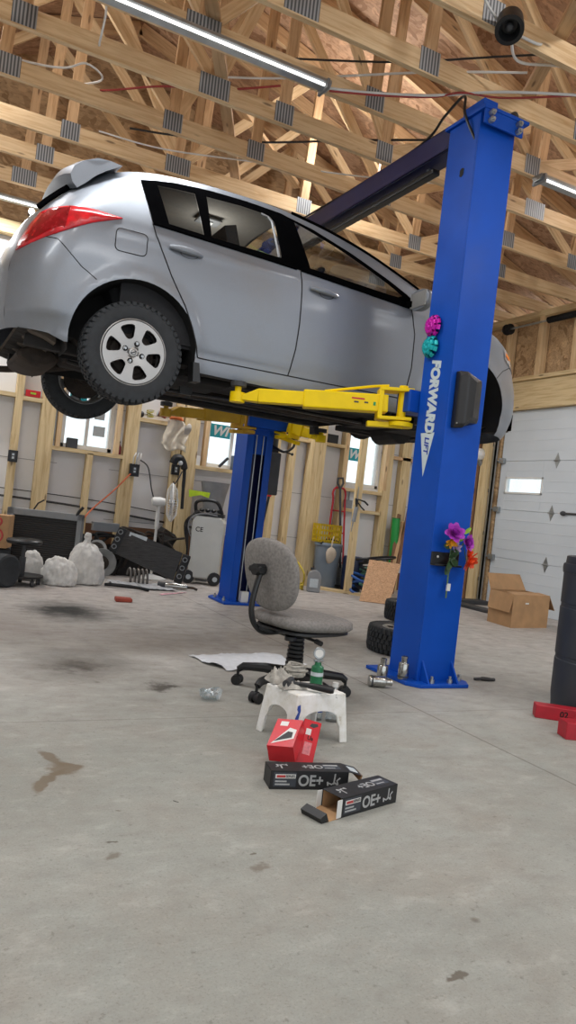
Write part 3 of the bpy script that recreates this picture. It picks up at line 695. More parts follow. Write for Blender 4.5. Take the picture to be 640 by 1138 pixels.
m=MB();m.tube(spline([(.12,-.045,.93),(.115,-.045,.82),(.12,-.04,.7),(.13,-.03,.55)]),.005,6);m.tube([(.2,-.055,.9),(.13,-.045,.8)],.004,6);m.tube([(.23,-.06,.8),(.2,-.05,.9),(.14,-.045,.78)],.004,6);m.build('stem',M['stem'],fl)
m=MB();m.box(.12,.145,-.044,-.034,.595,.64);m.build('paper_tag',M['white'],fl,smooth=0)
# ------------------------------------------------------------------ silver hatchback (local frame: x forward from rear axle, z from tyre bottom)
CAR=Vector((-1.76,1.69,1.523))
car=thing('hatchback_car','silver grey five-door hatchback raised on the blue lift','car',CAR)
def paint():
    t=NT('silver_paint');v=t.coord('Object');n=t.noise(v,900,2,.5)
    c=t.ramp(n,[(.3,(.185,.205,.235,1)),(.7,(.255,.28,.315,1))]);d=t.noise(v,2.2,5,.65)
    c=t.mix(c,(.21,.20,.185,1),t.ramp(d,[(.5,K0),(.75,g(.4))]))
    t.set(Base_Color=c,Metallic=.42,Roughness=.44,Coat_Weight=.35,Coat_Roughness=.16);return t.mat
M['paint']=paint();M['trim']=simple('black_trim','#070708',.7,0,.15,10,spec=0);M['under']=simple('underbody','#2a2827',.8,.1,.5,9,.3);M['liner']=simple('arch_liner','#101010',.85,0,.3,12,.3)
M['rubber']=simple('tyre_rubber','#2f3235',.8,0,.25,25,.25);M['alloy']=simple('alloy_silver','#a9a8a6',.4,.6,.06,12);M['rust']=simple('rusty_steel','#423a34',.8,.3,.4,14,.3)
M['lampred']=NT('tail_lamp_red');
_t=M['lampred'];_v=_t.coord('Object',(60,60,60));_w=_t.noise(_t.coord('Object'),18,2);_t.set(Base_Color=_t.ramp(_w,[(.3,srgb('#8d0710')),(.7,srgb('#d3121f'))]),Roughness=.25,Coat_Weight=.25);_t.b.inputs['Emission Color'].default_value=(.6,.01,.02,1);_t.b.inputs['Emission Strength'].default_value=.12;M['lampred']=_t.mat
M['lampdk']=simple('tail_lamp_dark','#8a0c16',.25,0,.3,25,coat=.2);M['lampor']=simple('side_marker_orange','#e8791c',.2,0,.1,20,coat=1);M['lampcl']=simple('clear_lamp','#c8ccd0',.1,.4,.1,20,coat=1)
M['cglass']=glass_mat('car_glass',(.90,.92,.91,1),.01);M['cglass_dark']=glass_mat('tinted_car_glass',(.50,.52,.52,1),.03)
M['headliner']=simple('headliner','#b5b0a8',.9,0,.05,30);M['seat']=simple('seat_fabric','#2c2c2e',.95,0,.2,60)
ZP=[(.15,.775),(.22,.79),(.27,.812),(.33,.822),(.37,.815),(.42,.828),(.5,.842),(.65,.8475),(.8,.848),(.92,.843),(1.02,.832),(1.10,.816),(1.16,.797),(1.25,.760),(1.35,.714),(1.45,.663),(1.52,.622),(1.57,.59),(1.65,.5)]
XRp=[(.2,-.60),(.30,-.70),(.37,-.775),(.5,-.80),(.72,-.80),(.85,-.775),(.95,-.745),(1.1,-.675),(1.2,-.60),(1.3,-.51),(1.38,-.43),(1.44,-.375),(1.5,-.30),(1.6,-.2)]
XFp=[(.2,3.34),(.28,3.43),(.45,3.49),(.62,3.48),(.77,3.43),(.9,3.40),(1.2,3.40)]
TP=[(-.315,1.44),(-.2,1.476),(0,1.512),(.2,1.536),(.5,1.556),(.84,1.553),(1.2,1.502),(1.589,1.398),(1.926,1.262),(2.129,1.172),(2.28,1.108),(2.5,1.075),(2.75,1.03),(2.95,.965),(3.1,.90),(3.2,.84),(3.28,.77)]
def xr(z):return interp(XRp,z)
def xf_(z):return interp(XFp,z)
def T(x):return interp(TP,x)
AR=[(0,.36,.395),(2.60,.37,.41)]
def half(x,z):
    b=interp(ZP,z)
    tx=x-1.15
    pl=1-.045*(max(0,tx)/2.2)**2-.055*(max(0,-tx)/1.75)**2.2
    if z>1.1:pl-=.05*min(1,(z-1.1)/.4)*(max(0,.9-x)/1.2)**2
    d=max(0,x-xr(z));c1=(1-(1-min(d/.42,1))**2.7)**(1/2.7)
    d=max(0,xf_(z)-x);c2=(1-(1-min(d/.80,1))**2.4)**(1/2.4)
    y=b*pl*c1*c2
    for ax,az,ar in AR:
        r_=math.hypot(x-ax,z-az)
        if ar-.02<r_<ar+.2 and z>.25:y+=.016*math.exp(-((r_-ar)/.055)**2)*min(1,c1*c2*1.0)
    # lower door crease
    cz=.463-.052*(x-.38)
    if .40<x<2.1:
        e=min(1,(x-.40)/.15)*min(1,(2.15-x)/.15);y+=.010*e*(1/(1+math.exp((z-cz)/.016)))*min(1,max(0,(z-.33)/.06))
    if x<-.38 and z<.47:y-=.016/(1+math.exp((z-.44)/.008))*min(1,(-.38-x)/.08)
    # shoulder line
    if -.2<x<2.9:y+=.006*math.exp(-((z-(1.005-.02*(x-1)))/.03)**2)
    return y
def arch(k,a0,a1,n=22):
    ax,az,ar=AR[k];return [(ax+ar*math.cos(R(a0+(a1-a0)*i/n)),az+ar*math.sin(R(a0+(a1-a0)*i/n))) for i in range(n+1)]
def dens(p,closed=True,h=.04):
    out=[];n=len(p)
    for i in range(n if closed else n-1):
        a=p[i];b=p[(i+1)%n];L=math.hypot(b[0]-a[0],b[1]-a[1]);k=max(1,int(math.ceil(L/h)))
        for j in range(k):out.append((a[0]+(b[0]-a[0])*j/k,a[1]+(b[1]-a[1])*j/k))
    if not closed:out.append(p[-1])
    return out
def pip(p,x,y):
    c=False;n=len(p);j=n-1
    for i in range(n):
        xi,yi=p[i];xj,yj=p[j]
        if (yi>y)!=(yj>y) and x<(xj-xi)*(y-yi)/(yj-yi)+xi:c=not c
        j=i
    return c
def sdist(p,x,y):
    m=1e9;n=len(p)
    for i in range(n):
        ax,ay=p[i];bx,by=p[(i+1)%n];dx,dy=bx-ax,by-ay;l=dx*dx+dy*dy
        t=max(0,min(1,((x-ax)*dx+(y-ay)*dy)/l)) if l>0 else 0
        m=min(m,(x-ax-t*dx)**2+(y-ay-t*dy)**2)
    return m**.5
def fill2d(outer,holes=(),h=.04):
    """triangulate a 2-D polygon with holes and interior points"""
    loops=[dens(outer,True,h)]+[dens(q,True,h) for q in holes];pts=[];ed=[]
    for L in loops:
        o=len(pts);pts+=L;ed+=[(o+i,o+(i+1)%len(L)) for i in range(len(L))]
    x0=min(p[0] for p in outer);x1=max(p[0] for p in outer);y0=min(p[1] for p in outer);y1=max(p[1] for p in outer)
    nx=max(1,int((x1-x0)/h));ny=max(1,int((y1-y0)/h))
    for i in range(nx+1):
        for j in range(ny+1):
            x=x0+(x1-x0)*(i+.5*(j%2))/nx;y=y0+(y1-y0)*j/ny
            if pip(loops[0],x,y) and not any(pip(q,x,y) for q in loops[1:]) and min(sdist(q,x,y) for q in loops)>h*.45:pts.append((x,y))
    r_=geometry.delaunay_2d_cdt([Vector(p) for p in pts],ed,[],0,1e-6)
    V=[(v.x,v.y) for v in r_[0]];F=[]
    for f in r_[2]:
        cx=sum(V[k][0] for k in f)/len(f);cy=sum(V[k][1] for k in f)/len(f)
        if pip(loops[0],cx,cy) and not any(pip(q,cx,cy) for q in loops[1:]):
            ar=sum(V[f[k]][0]*V[f[(k+1)%len(f)]][1]-V[f[(k+1)%len(f)]][0]*V[f[k]][1] for k in range(len(f)))
            if abs(ar)>1e-9:F.append(tuple(f) if ar>0 else tuple(f)[::-1])
    return V,F
def set_normals(o,N):
    o.data.normals_split_custom_set_from_vertices(N)
def side_normal(x,z,s,fn,e=.012):
    fx=(fn(x+e,z)-fn(x-e,z))/(2*e);fz=(fn(x,z+e)-fn(x,z-e))/(2*e)
    return tuple(Vector((-fx,s,-fz)).normalized())
def side_panel(name,outer,mat,parent,holes=(),off=0,h=.045,sides=(-1,1),thick=0,fn=half):
    V,F=fill2d(outer,holes,h);res=[]
    for s in sides:
        m=MB();m.add([(x,s*(fn(x,z)+off),z) for x,z in V],[f if s<0 else f[::-1] for f in F]);m.keepn=True
        o=m.build(name,mat,parent,smooth=180,solid=0);res.append(o)
        set_normals(o,[side_normal(x,z,s,fn) for x,z in V])
        if thick:
            md=o.modifiers.new('Solid','SOLIDIFY');md.thickness=thick;md.offset=-1
    return res
# -- outlines
RGAP=[(.04,1.13),(.062,1.06),(.099,.985),(.18,.83),(.283,.663),(.345,.54),(.392,.427),(.412,.362)]
MGAP=[(1.063,.365),(1.088,.55),(1.095,.722),(1.088,.95),(1.072,1.087)]
FGAP=[(2.02,.37),(2.05,.6),(2.045,.85),(2.0,1.03)]
DLO_UP=[(-.035,1.437),(.08,1.468),(.2,1.492),(.43,1.512),(.7,1.516),(.96,1.503),(1.2,1.448),(1.5,1.342),(1.8,1.212),(1.97,1.128),(2.03,1.085)]
Ttop=[(x,T(x)) for x in [-.315,-.25,-.2,-.1,0,.1,.2,.35,.5,.65,.84,1.0,1.2,1.4,1.589,1.75,1.926,2.03,2.129,2.28]]
rear_edge=lambda z:(xr(z)+.06,z)
SEAM=[rear_edge(.905),(-.60,.905),(-.508,.895),(-.42,.81),(-.36,.757),(-.315,.732),(-.27,.70)]
a_s=math.degrees(math.atan2(.295,-.262))
body=SEAM+arch(0,a_s,-13)+[(.385,.262),(1.2,.262),(2.19,.262),(2.19,.365)]+FGAP[:1]+MGAP[:1]+RGAP[::-1]+DLO_UP+[FGAP[-1]]
body=SEAM+arch(0,a_s,-13)+[(1.2,.262),(2.205,.262),(2.21,.365),(2.02,.37),(1.063,.365)]+RGAP[::-1]+DLO_UP+[(2.0,1.03)]+[(2.28,1.108)]+Ttop[::-1][1:]+[rear_edge(z) for z in (1.38,1.32,1.25,1.18,1.1,1.02,.96)]
bs=side_panel('body_side',body,M['paint'],car)
RD=RGAP+[MGAP[0]]+MGAP[1:]
rd=side_panel('rear_door',RD,M['paint'],car)
FD=[MGAP[0]]+FGAP+MGAP[:0:-1]
fd=side_panel('front_door',FD,M['paint'],car)
FFt=[(x,T(x)) for x in (2.28,2.4,2.5,2.62,2.75,2.85,2.95,3.03,3.1,3.16,3.2,3.24,3.28)]
FF=FGAP[::-1]+[(2.21,.365)]+arch(1,178,50)+[(2.98,.76),(3.1,.815),(3.235,.80)]+FFt[::-1][1:]
ff=side_panel('front_fender',FF,M['paint'],car)
fe=[(xf_(z)-.15,z) for z in (.70,.6,.5,.4,.32,.25)]
FB=arch(1,50,-8)+[(3.02,.25)]+fe[::-1]+[(3.28,.77),(3.235,.80),(3.1,.815),(2.98,.76)]
fb=side_panel('front_bumper',FB,M['paint'],car)
RB=SEAM[::-1]+[rear_edge(z) for z in (.85,.78,.7,.6,.5,.42,.37)]+[(-.63,.363),(-.5,.345),(-.41,.305)]+arch(0,188,a_s,10)
rb=side_panel('rear_bumper',RB,M['paint'],car)
# seams as thin dark grooves
def seam(pts,parent,s,name='panel_seam',r_=.0042):
    m=MB();m.tube([(x,s*(half(x,z)+.0005),z) for x,z in dens(pts,False,.03)],r_,6);m.build(name,M['black_matte'],parent)
for i,s in enumerate((-1,1)):
    seam(RGAP,rd[i],s);seam([RGAP[-1],MGAP[0]],rd[i],s);seam(MGAP,fd[i],s);seam([MGAP[0],FGAP[0]],fd[i],s);seam(FGAP,fd[i],s);seam(SEAM[1:],rb[i],s,r_=.0028);seam([(2.88,.68),(2.98,.76),(3.1,.815),(3.235,.80)],fb[i],s,r_=.003)
# window frames and panes
RG=[[(.075,1.428),(.2,1.440),(.325,1.448),(.372,1.150),(.142,1.160)],[(.405,1.450),(.65,1.460),(.83,1.452),(.868,1.440),(.893,1.405),(.925,1.138),(.425,1.148)]]
FG=[[(1.055,1.458),(1.2,1.412),(1.4,1.345),(1.6,1.262),(1.78,1.18),(1.90,1.118),(1.935,1.094),(1.80,1.092),(1.145,1.122)]]
beltR=[(.04,1.13),(1.072,1.087)];beltF=[(1.072,1.087),(2.0,1.03)]
split=[(1.045,1.25),(1.01,1.49)]
FRr=DLO_UP[:6]+[(1.005,1.49),(1.045,1.25),(1.072,1.087)]+[(.04,1.13)]
FRf=[(1.005,1.49)]+DLO_UP[6:]+[(2.0,1.03),(1.072,1.087),(1.045,1.25)]
fr=side_panel('window_frame',FRr,M['trim'],None,RG,.004,.04);ffr=side_panel('window_frame',FRf,M['trim'],None,FG,.004,.04)
for i in range(2):fr[i].parent=rd[i];ffr[i].parent=fd[i]
for k,q in enumerate(RG):
    o=side_panel('door_glass',q,M['cglass_dark'] if k==0 else M['cglass'],None,(),-.008,.06)
    for i in range(2):o[i].parent=rd[i]
o=side_panel('door_glass',FG[0],M['cglass'],None,(),-.008,.06)
for i in range(2):o[i].parent=fd[i]
# pale edge of the window seal on the rear door
for i,s in enumerate((-1,1)):
    m=MB();pp=[(.80,1.448),(.85,1.440),(.877,1.41),(.908,1.14)];m.tube([(x,s*(half(x,z)-.002),z) for x,z in dens(pp,False,.03)],.008,6);m.build('window_seal',M['grey'],rd[i])
    m=MB();m.tube([(x,s*(half(x,1.13-.0417*(x-.04))+.006),1.133-.0417*(x-.04)) for x in [.04+.05*j for j in range(21)]],.009,6);m.build('belt_strip',M['trim'],rd[i])
    m=MB();m.tube([(x,s*(half(x,1.087-.0614*(x-1.072))+.006),1.09-.0614*(x-1.072)) for x in [1.075+.05*j for j in range(19)]],.009,6);m.build('belt_strip',M['trim'],fd[i])
# door handles
def handle(x0,x1,z,par,s):
    m=MB();n=10;pts=[];rs=[]
    for i in range(n+1):
        t=i/n;x=x0+(x1-x0)*t;y=half(x,z)+.012+.022*math.sin(math.pi*t)**.6;pts.append((x,s*y,z-.010*t));rs.append(.013+.007*math.sin(math.pi*t))
    m.tube(pts,rs,10);m.build('door_handle',M['paint'],par)
    m=MB();cx=x0+(x1-x0)*.62
    V=[];
    for k in range(20):
        a=2*math.pi*k/20;x=cx+.06*math.cos(a);zz=z-.012+.03*math.sin(a);V.append((x,s*(half(x,zz)+.002),zz))
    V.append((cx,s*(half(cx,z)-.012),z-.012));m.add(V,[(k,(k+1)%20,20) for k in range(20)]);m.build('handle_recess',M['dgrey'],par)
for i,s in enumerate((-1,1)):handle(.15,.36,1.005,rd[i],s);handle(1.15,1.36,.978,fd[i],s)
# fuel door on the near side
def loop_on(pts,off=.0005,s=-1):return [(x,s*(half(x,z)+off),z) for x,z in pts]
def rrect(x0,x1,z0,z1,r_,n=5):
    P=[]
    for cx,cz,a in ((x1-r_,z1-r_,0),(x0+r_,z1-r_,90),(x0+r_,z0+r_,180),(x1-r_,z0+r_,270)):
        for k in range(n+1):P.append((cx+r_*math.cos(R(a+90*k/n)),cz+r_*math.sin(R(a+90*k/n))))
    return P
fdp=rrect(-.182,.01,.905,1.045,.03)
fo=side_panel('fuel_door',fdp,M['paint'],None,(),.0025,.03,(-1,))[0];fo.parent=bs[0]
m=MB();m.tube(loop_on(fdp,.001),.0032,6,closed=True);m.build('panel_seam',M['black_matte'],fo)
# -- top skin: roof, windscreen, bonnet
def top_pt(x,v,dz=0):
    z=T(x);y=half(x,z)
    if x<1.1:b=-.05*max(0,min(1,(.1-x)/.4));c=.075
    elif x<2.28:
        t=(x-1.1)/(2.28-1.1);b=.02+.30*t;c=.075-.035*t
    else:
        t=(x-2.28)/1.0;b=.32-.17*t;c=.04+.02*math.sin(math.pi*min(1,t))
    q=1-abs(v)**2.2
    return (x+b*q,y*v,z+c*q+dz)
def top_skin(name,x0,x1,n,mat,parent=car,dz=0,vmax=1):
    m=MB();m.grid(lambda a,b:top_pt(x0+(x1-x0)*a,(2*b-1)*vmax,dz),n,24);return m.build(name,mat,parent,smooth=180)
roof=top_skin('roof',-.315,1.10,20,M['paint']);ws=top_skin('windscreen',1.10,2.28,20,M['cglass']);hood=top_skin('bonnet',2.28,3.28,18,M['paint'])
top_skin('headliner',-.28,1.06,14,M['headliner'],car,-.05,.97)
for s in (-1,1):
    m=MB();m.tube([Vector(top_pt(x,s*.985))+Vector((0,0,.004)) for x in [1.05+.05*i for i in range(25)]],.016,8);m.build('windscreen_trim',M['trim'],ws)
# rear face and front face
def end_face(name,z0,z1,n,mat,rear,parent=car,off=0):
    m=MB()
    def fn(a,b):
        z=z0+(z1-z0)*a;v=2*b-1
        if rear:x=xr(z)+.06;w_=half(x,z);return (x-.06*(1-abs(v)**2.4)-off,w_*v,z)
        x=xf_(z)-.15;w_=half(x,z);return (x+.15*(1-abs(v)**2.2)+off,w_*v,z)
    m.grid(fn,n,20);return m.build(name,mat,parent,smooth=180)
end_face('rear_bumper_face',.37,.905,14,M['paint'],True);end_face('tailgate',.905,1.12,8,M['paint'],True);end_face('rear_window',1.12,1.44,10,M['cglass_dark'],True);end_face('front_bumper_face',.25,.77,14,M['paint'],False)
m=MB();m.grid(lambda a,b:(3.43+.06*(1-abs(2*b-1)**2)+.004,.45*(2*b-1),.36+.14*a),4,10);m.build('lower_grille',M['trim'],car)
# dark rear pillar glass edge + spoiler
m=MB()
prof=[(-.15,1.497),(-.24,1.505),(-.34,1.50),(-.43,1.475),(-.50,1.425),(-.525,1.37),(-.505,1.325),(-.465,1.295),(-.41,1.335),(-.34,1.39),(-.27,1.435)]
n=14;k=len(prof)
for i in range(n+1):
    v=2*i/n-1;ww=.615;e=1-abs(v)**6*.10
    for x,z in prof:m.v.append((-.15+(x+.15)*e*(1-.10*v*v)+.0,ww*v-(0.03*v if x<-.4 else 0),z+.055*(1-v*v)-(.0)))
for i in range(n):
    for j in range(k):m.f.append((i*k+j,i*k+(j+1)%k,(i+1)*k+(j+1)%k,(i+1)*k+j));m.m.append(0);m.uv.append(None)
m.f.append(tuple(range(k)));m.f.append(tuple(range((n+1)*k-1,n*k-1,-1)));m.m+= [0,0];m.uv+=[None,None]
sp=m.build('roof_spoiler',M['paint'],car,smooth=40)
m=MB();m.tube([(-.10,0,1.565),(-.13,0,1.70)],[.006,.003],8);m.cyl((-.10,0,1.56),(-.10,0,1.59),.02,.012,12);m.build('antenna',M['black'],roof)
m=MB();m.box(-.46,-.40,-.12,.12,1.40,1.42);m.build('brake_lamp',M['lampred'],sp)
# black gap between spoiler and body side
for s in (-1,1):
    m=MB();pp=[(xr(z)+.045,z) for z in (1.13,1.2,1.27,1.33,1.39,1.43)];m.tube([(x,s*(half(x+.03,z)-.004),z) for x,z in pp],.018,8);m.build('window_rubber',M['trim'],car)
# tail lamps
TL=[(-.150,1.112),(-.30,1.122),(-.45,1.122),(-.56,1.108),(-.605,1.085),(-.655,1.0),(-.70,.90),(-.716,.835),(-.66,.86),(-.56,.912),(-.46,.965),(-.33,1.035)]
for i,s in enumerate((-1,1)):
    V,F=fill2d(TL,(),.035);m=MB();m.add([(x,s*(half(max(x,xr(z)+.03),z)+.010),z) for x,z in V],F);tl=m.build('tail_lamp',M['lampred'],car,smooth=180)
    md=tl.modifiers.new('S','SOLIDIFY');md.thickness=.012;md.offset=-1
    TD=[(-.56,1.095),(-.455,1.112),(-.475,.985),(-.56,.945),(-.62,.90),(-.675,.87),(-.64,.98),(-.60,1.06)]
    V,F=fill2d(TD,(),.03);m=MB();m.add([(x,s*(half(max(x,xr(z)+.03),z)+.0125),z) for x,z in V],F);m.build('lamp_reflector',M['lampdk'],tl,smooth=180)
    m=MB();m.tube([(x,s*(half(x,z)+.012),z) for x,z in ((-.455,1.118),(-.475,1.04),(-.482,.97))],.004,6);m.build('lamp_divider',M['lampdk'],tl)
# headlamps and side markers
HL=[(2.98,.935),(3.1,.893),(3.2,.83),(3.26,.775),(3.235,.79),(3.12,.82),(3.0,.86)]
for s in (-1,1):
    V,F=fill2d(HL,(),.03);m=MB();m.add([(x,s*(half(x,z)+.006),z) for x,z in V],F);hl=m.build('headlamp',M['lampcl'],car,smooth=180)
    MK=[(3.0,.915),(3.06,.90),(3.11,.872),(3.07,.868),(3.01,.885)];V,F=fill2d(MK,(),.02);m=MB();m.add([(x,s*(half(x,z)+.012),z) for x,z in V],F);m.build('side_marker',M['lampor'],hl,smooth=180)
# door mirrors
for i,s in enumerate((-1,1)):
    m=MB()
    for j in range(9):
        t=j/8;zz=1.06+.0+.155*(t)-.01;
    cx,cz=2.0,1.075;cy=half(1.95,1.06)+.115
    prof=[];nn=14
    for a in range(nn+1):
        th=math.pi*a/nn
        for b in range(16):
            q=2*math.pi*b/16
            sx=.062*math.sin(th)*abs(math.cos(q))**.7*(1 if math.cos(q)>0 else -1);sy=.115*math.cos(th);sz=.078*math.sin(th)**.8*abs(math.sin(q))**.7*(1 if math.sin(q)>0 else -1)
            if sx<-.02:sx=-.02
            m.v.append((cx+sx,s*(cy+sy),cz+sz))
    for a in range(nn):
        for b in range(16):m.f.append((a*16+b,(a+1)*16+b,(a+1)*16+(b+1)%16,a*16+(b+1)%16));m.m.append(0);m.uv.append(None)
    mr=m.build('door_mirror',M['paint'],fd[i],smooth=50)
    m=MB();m.beam((1.97,s*(half(1.97,1.05)-.01),1.055),(2.0,s*(cy-.09),1.055),.07,.045);m.prism([(1.86,1.085),(2.02,1.035),(2.0,1.10),(1.93,1.115)],(0,s*(half(1.95,1.08)+.003),0),(1,0,0),(0,0,1),.012*(-1));m.build('mirror_foot',M['trim'],mr,smooth=0,bevel=.005)
    m=MB();m.box(1.974,1.979,*sorted((s*(cy-.095),s*(cy+.095))),1.02,1.13);m.build('mirror_glass',M['alloy'],mr,smooth=0,bevel=.002)
# -- cabin
m=MB();m.box(-.25,2.3,-.72,.72,.42,.45);m.box(2.05,2.3,-.74,.74,.45,1.05)
for s in (-1,1):m.box(-.1,2.1,min(s*.70,s*.735),max(s*.70,s*.735),.44,1.07)
m.build('cabin_tub',M['seat'],car,smooth=0)
def seat(x,y,w_,name='front_seat'):
    m=MB();m.box(x-.05,x+.48,y-w_/2,y+w_/2,.55,.70)
    i0=len(m.v);m.box(-.07,.07,-w_/2,w_/2,0,.60);m.xf(Matrix.Translation((x-.05,y,.62))@Matrix.Rotation(R(-20),4,'Y'),i0)
    st=m.build(name,M['seat'],car,smooth=40,bevel=.05,bseg=3)
    ys=[y] if w_<.8 else [y-.42,y+.42]
    for yy in ys:
        m=MB();i0=0;m.box(-.045,.045,-.13,.13,.62,.80);m.cyl((0,-.05,.55),(0,-.05,.66),.008,n=6);m.cyl((0,.05,.55),(0,.05,.66),.008,n=6);m.xf(Matrix.Translation((x-.05,yy,.62))@Matrix.Rotation(R(-18),4,'Y'));m.build('headrest',M['seat'],st,smooth=40,bevel=.03,bseg=3)
seat(.95,-.36,.48);seat(.95,.36,.48);seat(.02,0,1.25,'rear_seat')
m=MB();m.prism([(1.75,.75),(1.78,1.0),(1.9,1.055),(2.25,1.05),(2.3,.75)],(0,.70,0),(1,0,0),(0,0,1),1.40);m.build('dashboard',M['dgrey'],car,smooth=0,bevel=.03)
m=MB();m.tube([(1.62+.06*math.sin(a)*.45,-.36+.185*math.cos(a),.98+.185*math.sin(a)) for a in [2*math.pi*i/28 for i in range(28)]],.015,8,closed=True);m.cyl((1.62,-.36,.98),(1.80,-.36,.93),.035,n=12);m.box(1.615,1.645,-.5,-.22,.965,.995);m.build('steering_wheel',M['black'],car)
m=MB();m.ball((1.72,-.22,1.205),.035,(.5,1,1.1));m.tube([(1.72,-.22,1.19),(1.75,-.2,1.12),(1.86,-.19,1.05)],.008,6);m.ball((1.76,-.15,1.225),.018,(1,1.4,.8));m.tube([(1.72,-.22,1.205),(1.76,-.15,1.225)],.006);m.build('phone_mount',M['black'],car)
m=MB();m.box(.56,.74,-.07,.07,1.545,1.56);dl=m.build('dome_lamp',M['grey'],car,smooth=0,bevel=.006)
m=MB();m.box(.62,.68,-.03,.03,1.535,1.546);m.build('lamp_lens',M['white'],dl,smooth=0)
m=MB();m.box(1.35,1.36,-.42,-.08,1.46,1.58);m.box(1.35,1.36,.08,.42,1.46,1.58);m.xf(Matrix.Translation((1.36,0,1.5))@Matrix.Rotation(R(62),4,'Y')@Matrix.Translation((-1.36,0,-1.5)));m.build('sun_visor',M['headliner'],car,smooth=0)
m=MB();m.ball((1.62,0,1.40),.05,(.5,2.3,.8));m.build('rear_view_mirror',M['black'],car)
# -- wheel arches and underside
for k in (0,1):
    ax,az,ar=AR[k]
    for s in (-1,1):
        m=MB();n=24;a0,a1=-14,194;vs=[];ys=[.80,.60,.42]
        for yy in ys:
            for i in range(n+1):
                a=R(a0+(a1-a0)*i/n);rr_=ar+.004-(.0 if yy>.7 else .01);x_=ax+rr_*math.cos(a);z_=az+rr_*math.sin(a)
                y_=min(yy,half(x_,z_)-.002) if yy<.8 else half(x_,z_)-.001
                vs.append((x_,s*y_,z_))
        fs=[(r_*(n+1)+i,r_*(n+1)+i+1,(r_+1)*(n+1)+i+1,(r_+1)*(n+1)+i) for r_ in range(2) for i in range(n)]
        fs.append(tuple(2*(n+1)+i for i in range(n+1)));m.add(vs,fs);al=m.build('wheel_arch_liner',M['liner'],car,smooth=50)
        m=MB()
        for q in range(6):m.cyl((ax-.05*(1 if k==0 else -1),s*.52,.46+.055*q),(ax-.05*(1 if k==0 else -1),s*.52,.48+.055*q),.055,n=12)
        m.cyl((ax-.05*(1 if k==0 else -1),s*.52,.36),(ax-.05*(1 if k==0 else -1),s*.52,.78),.028,n=10);m.build('shock_absorber',M['under'],al)
m=MB()
m.grid(lambda a,b:(-.66+(3.30+.66)*a,(-.74+1.48*b)*(1 if .12<a<.9 else .86),.315+.015*math.sin(a*40)*math.sin(b*30)+(.05 if a<.1 else 0)),60,20)
fp=m.build('floor_pan',M['under'],car,smooth=0)
m=MB()
for s in (-1,1):m.beam((.45,s*.44,.305),(2.15,s*.44,.305),.09,.06);m.beam((.42,s*.765,.285),(2.18,s*.765,.285),.07,.04);m.beam((.3,s*.50,.30),(-.6,s*.46,.33),.08,.07)
m.build('chassis_rail',M['under'],fp,smooth=0,bevel=.006)
m=MB();m.tube(spline([(2.3,.1,.28),(1.8,.12,.27),(1.0,.1,.275),(.5,.12,.265),(.2,.25,.30),(-.1,.3,.34),(-.35,.28,.28)]),.028,10);m.build('exhaust_pipe',M['rust'],fp)
m=MB();pts=[]
m.lathe([(.0,-.33),(.10,-.32),(.125,-.29),(.125,.29),(.10,.32),(0,.33)],(0,0,0),(0,1,0),24);m.xf(Matrix.Translation((-.47,.12,.285))@Matrix.Diagonal((1.1,1,.5,1)));m.tube(spline([(-.5,.45,.28),(-.56,.55,.27),(-.72,.58,.25),(-.80,.58,.245)]),.024,10);m.build('muffler',M['rust'],fp)
m=MB();m.tube([(0.02,-.62,.33),(.18,-.55,.30),(.2,0,.29),(.18,.55,.30),(.02,.62,.33)],.055,10);m.build('rear_axle_beam',M['under'],fp)
for s in (-1,1):
    m=MB();m.tube([(.02,s*.60,.32),(.25,s*.52,.28),(.45,s*.50,.28)],.04,8);m.tube([(-.06+.05*math.cos(a),s*.52+.05*math.sin(a),.30+a*.0045) for a in [i*math.pi/6 for i in range(60)]],.010,5);m.build('trailing_arm',M['under'],fp)
m=MB();m.box(.28,.80,-.50,.38,.262,.33);m.build('fuel_tank',M['liner'],fp,smooth=0,bevel=.05,bseg=3)
m=MB();m.box(2.25,2.95,-.42,.42,.26,.60);m.box(2.40,2.75,-.36,-.02,.22,.30);m.cyl((2.6,-.02,.25),(2.6,.33,.25),.11,n=16);m.box(2.2,3.0,-.46,-.40,.22,.27);m.box(2.2,3.0,.40,.46,.22,.27);m.box(2.95,3.03,-.5,.5,.24,.30);m.build('engine_cradle',M['under'],fp,smooth=0,bevel=.01)
for s in (-1,1):
    m=MB();m.prism([(2.35,.1),(2.6,.36),(2.72,.36),(2.65,.0)],(0,s*.28,.24),(1,0,0),(0,s*1,0),.03);m.build('control_arm',M['under'],fp,smooth=0)
M['shield']=simple('dusty_shield','#6e655b',.9,0,.35,9,.3);m=MB();m.prism([(-.66,.40),(-.60,.372),(-.5,.348),(-.43,.318),(-.43,.36),(-.6,.41)],(0,.60,0),(1,0,0),(0,0,1),1.20);m.build('rear_valance',M['shield'],fp,smooth=0)
m=MB();m.prism([(.47,.185),(.56,.185),(.56,.24),(.47,.24)],(0,-.35,0),(1,0,0),(0,0,1),-.04);m.tube(spline([(-.3,-.30,.27),(.3,-.33,.20),(1,-.30,.22),(2,-.3,.22)]),.012,6);m.tube(spline([(-.3,-.27,.27),(.3,-.30,.20),(1,-.27,.22),(2,-.27,.22)]),.010,6);m.build('fuel_line',M['black'],fp)
# front end bracing visible through the arch edge
for (x0,s) in ((.40,-1),(.40,1),(2.19,-1),(2.19,1)):
    m=MB();m.prism([(0,0),(.05,0),(.03,.12),(-.01,.12)],(x0-.02,s*.78,.20),(1,0,0),(0,0,1),s*-.10);m.build('mud_flap',M['black'],fp,smooth=0)
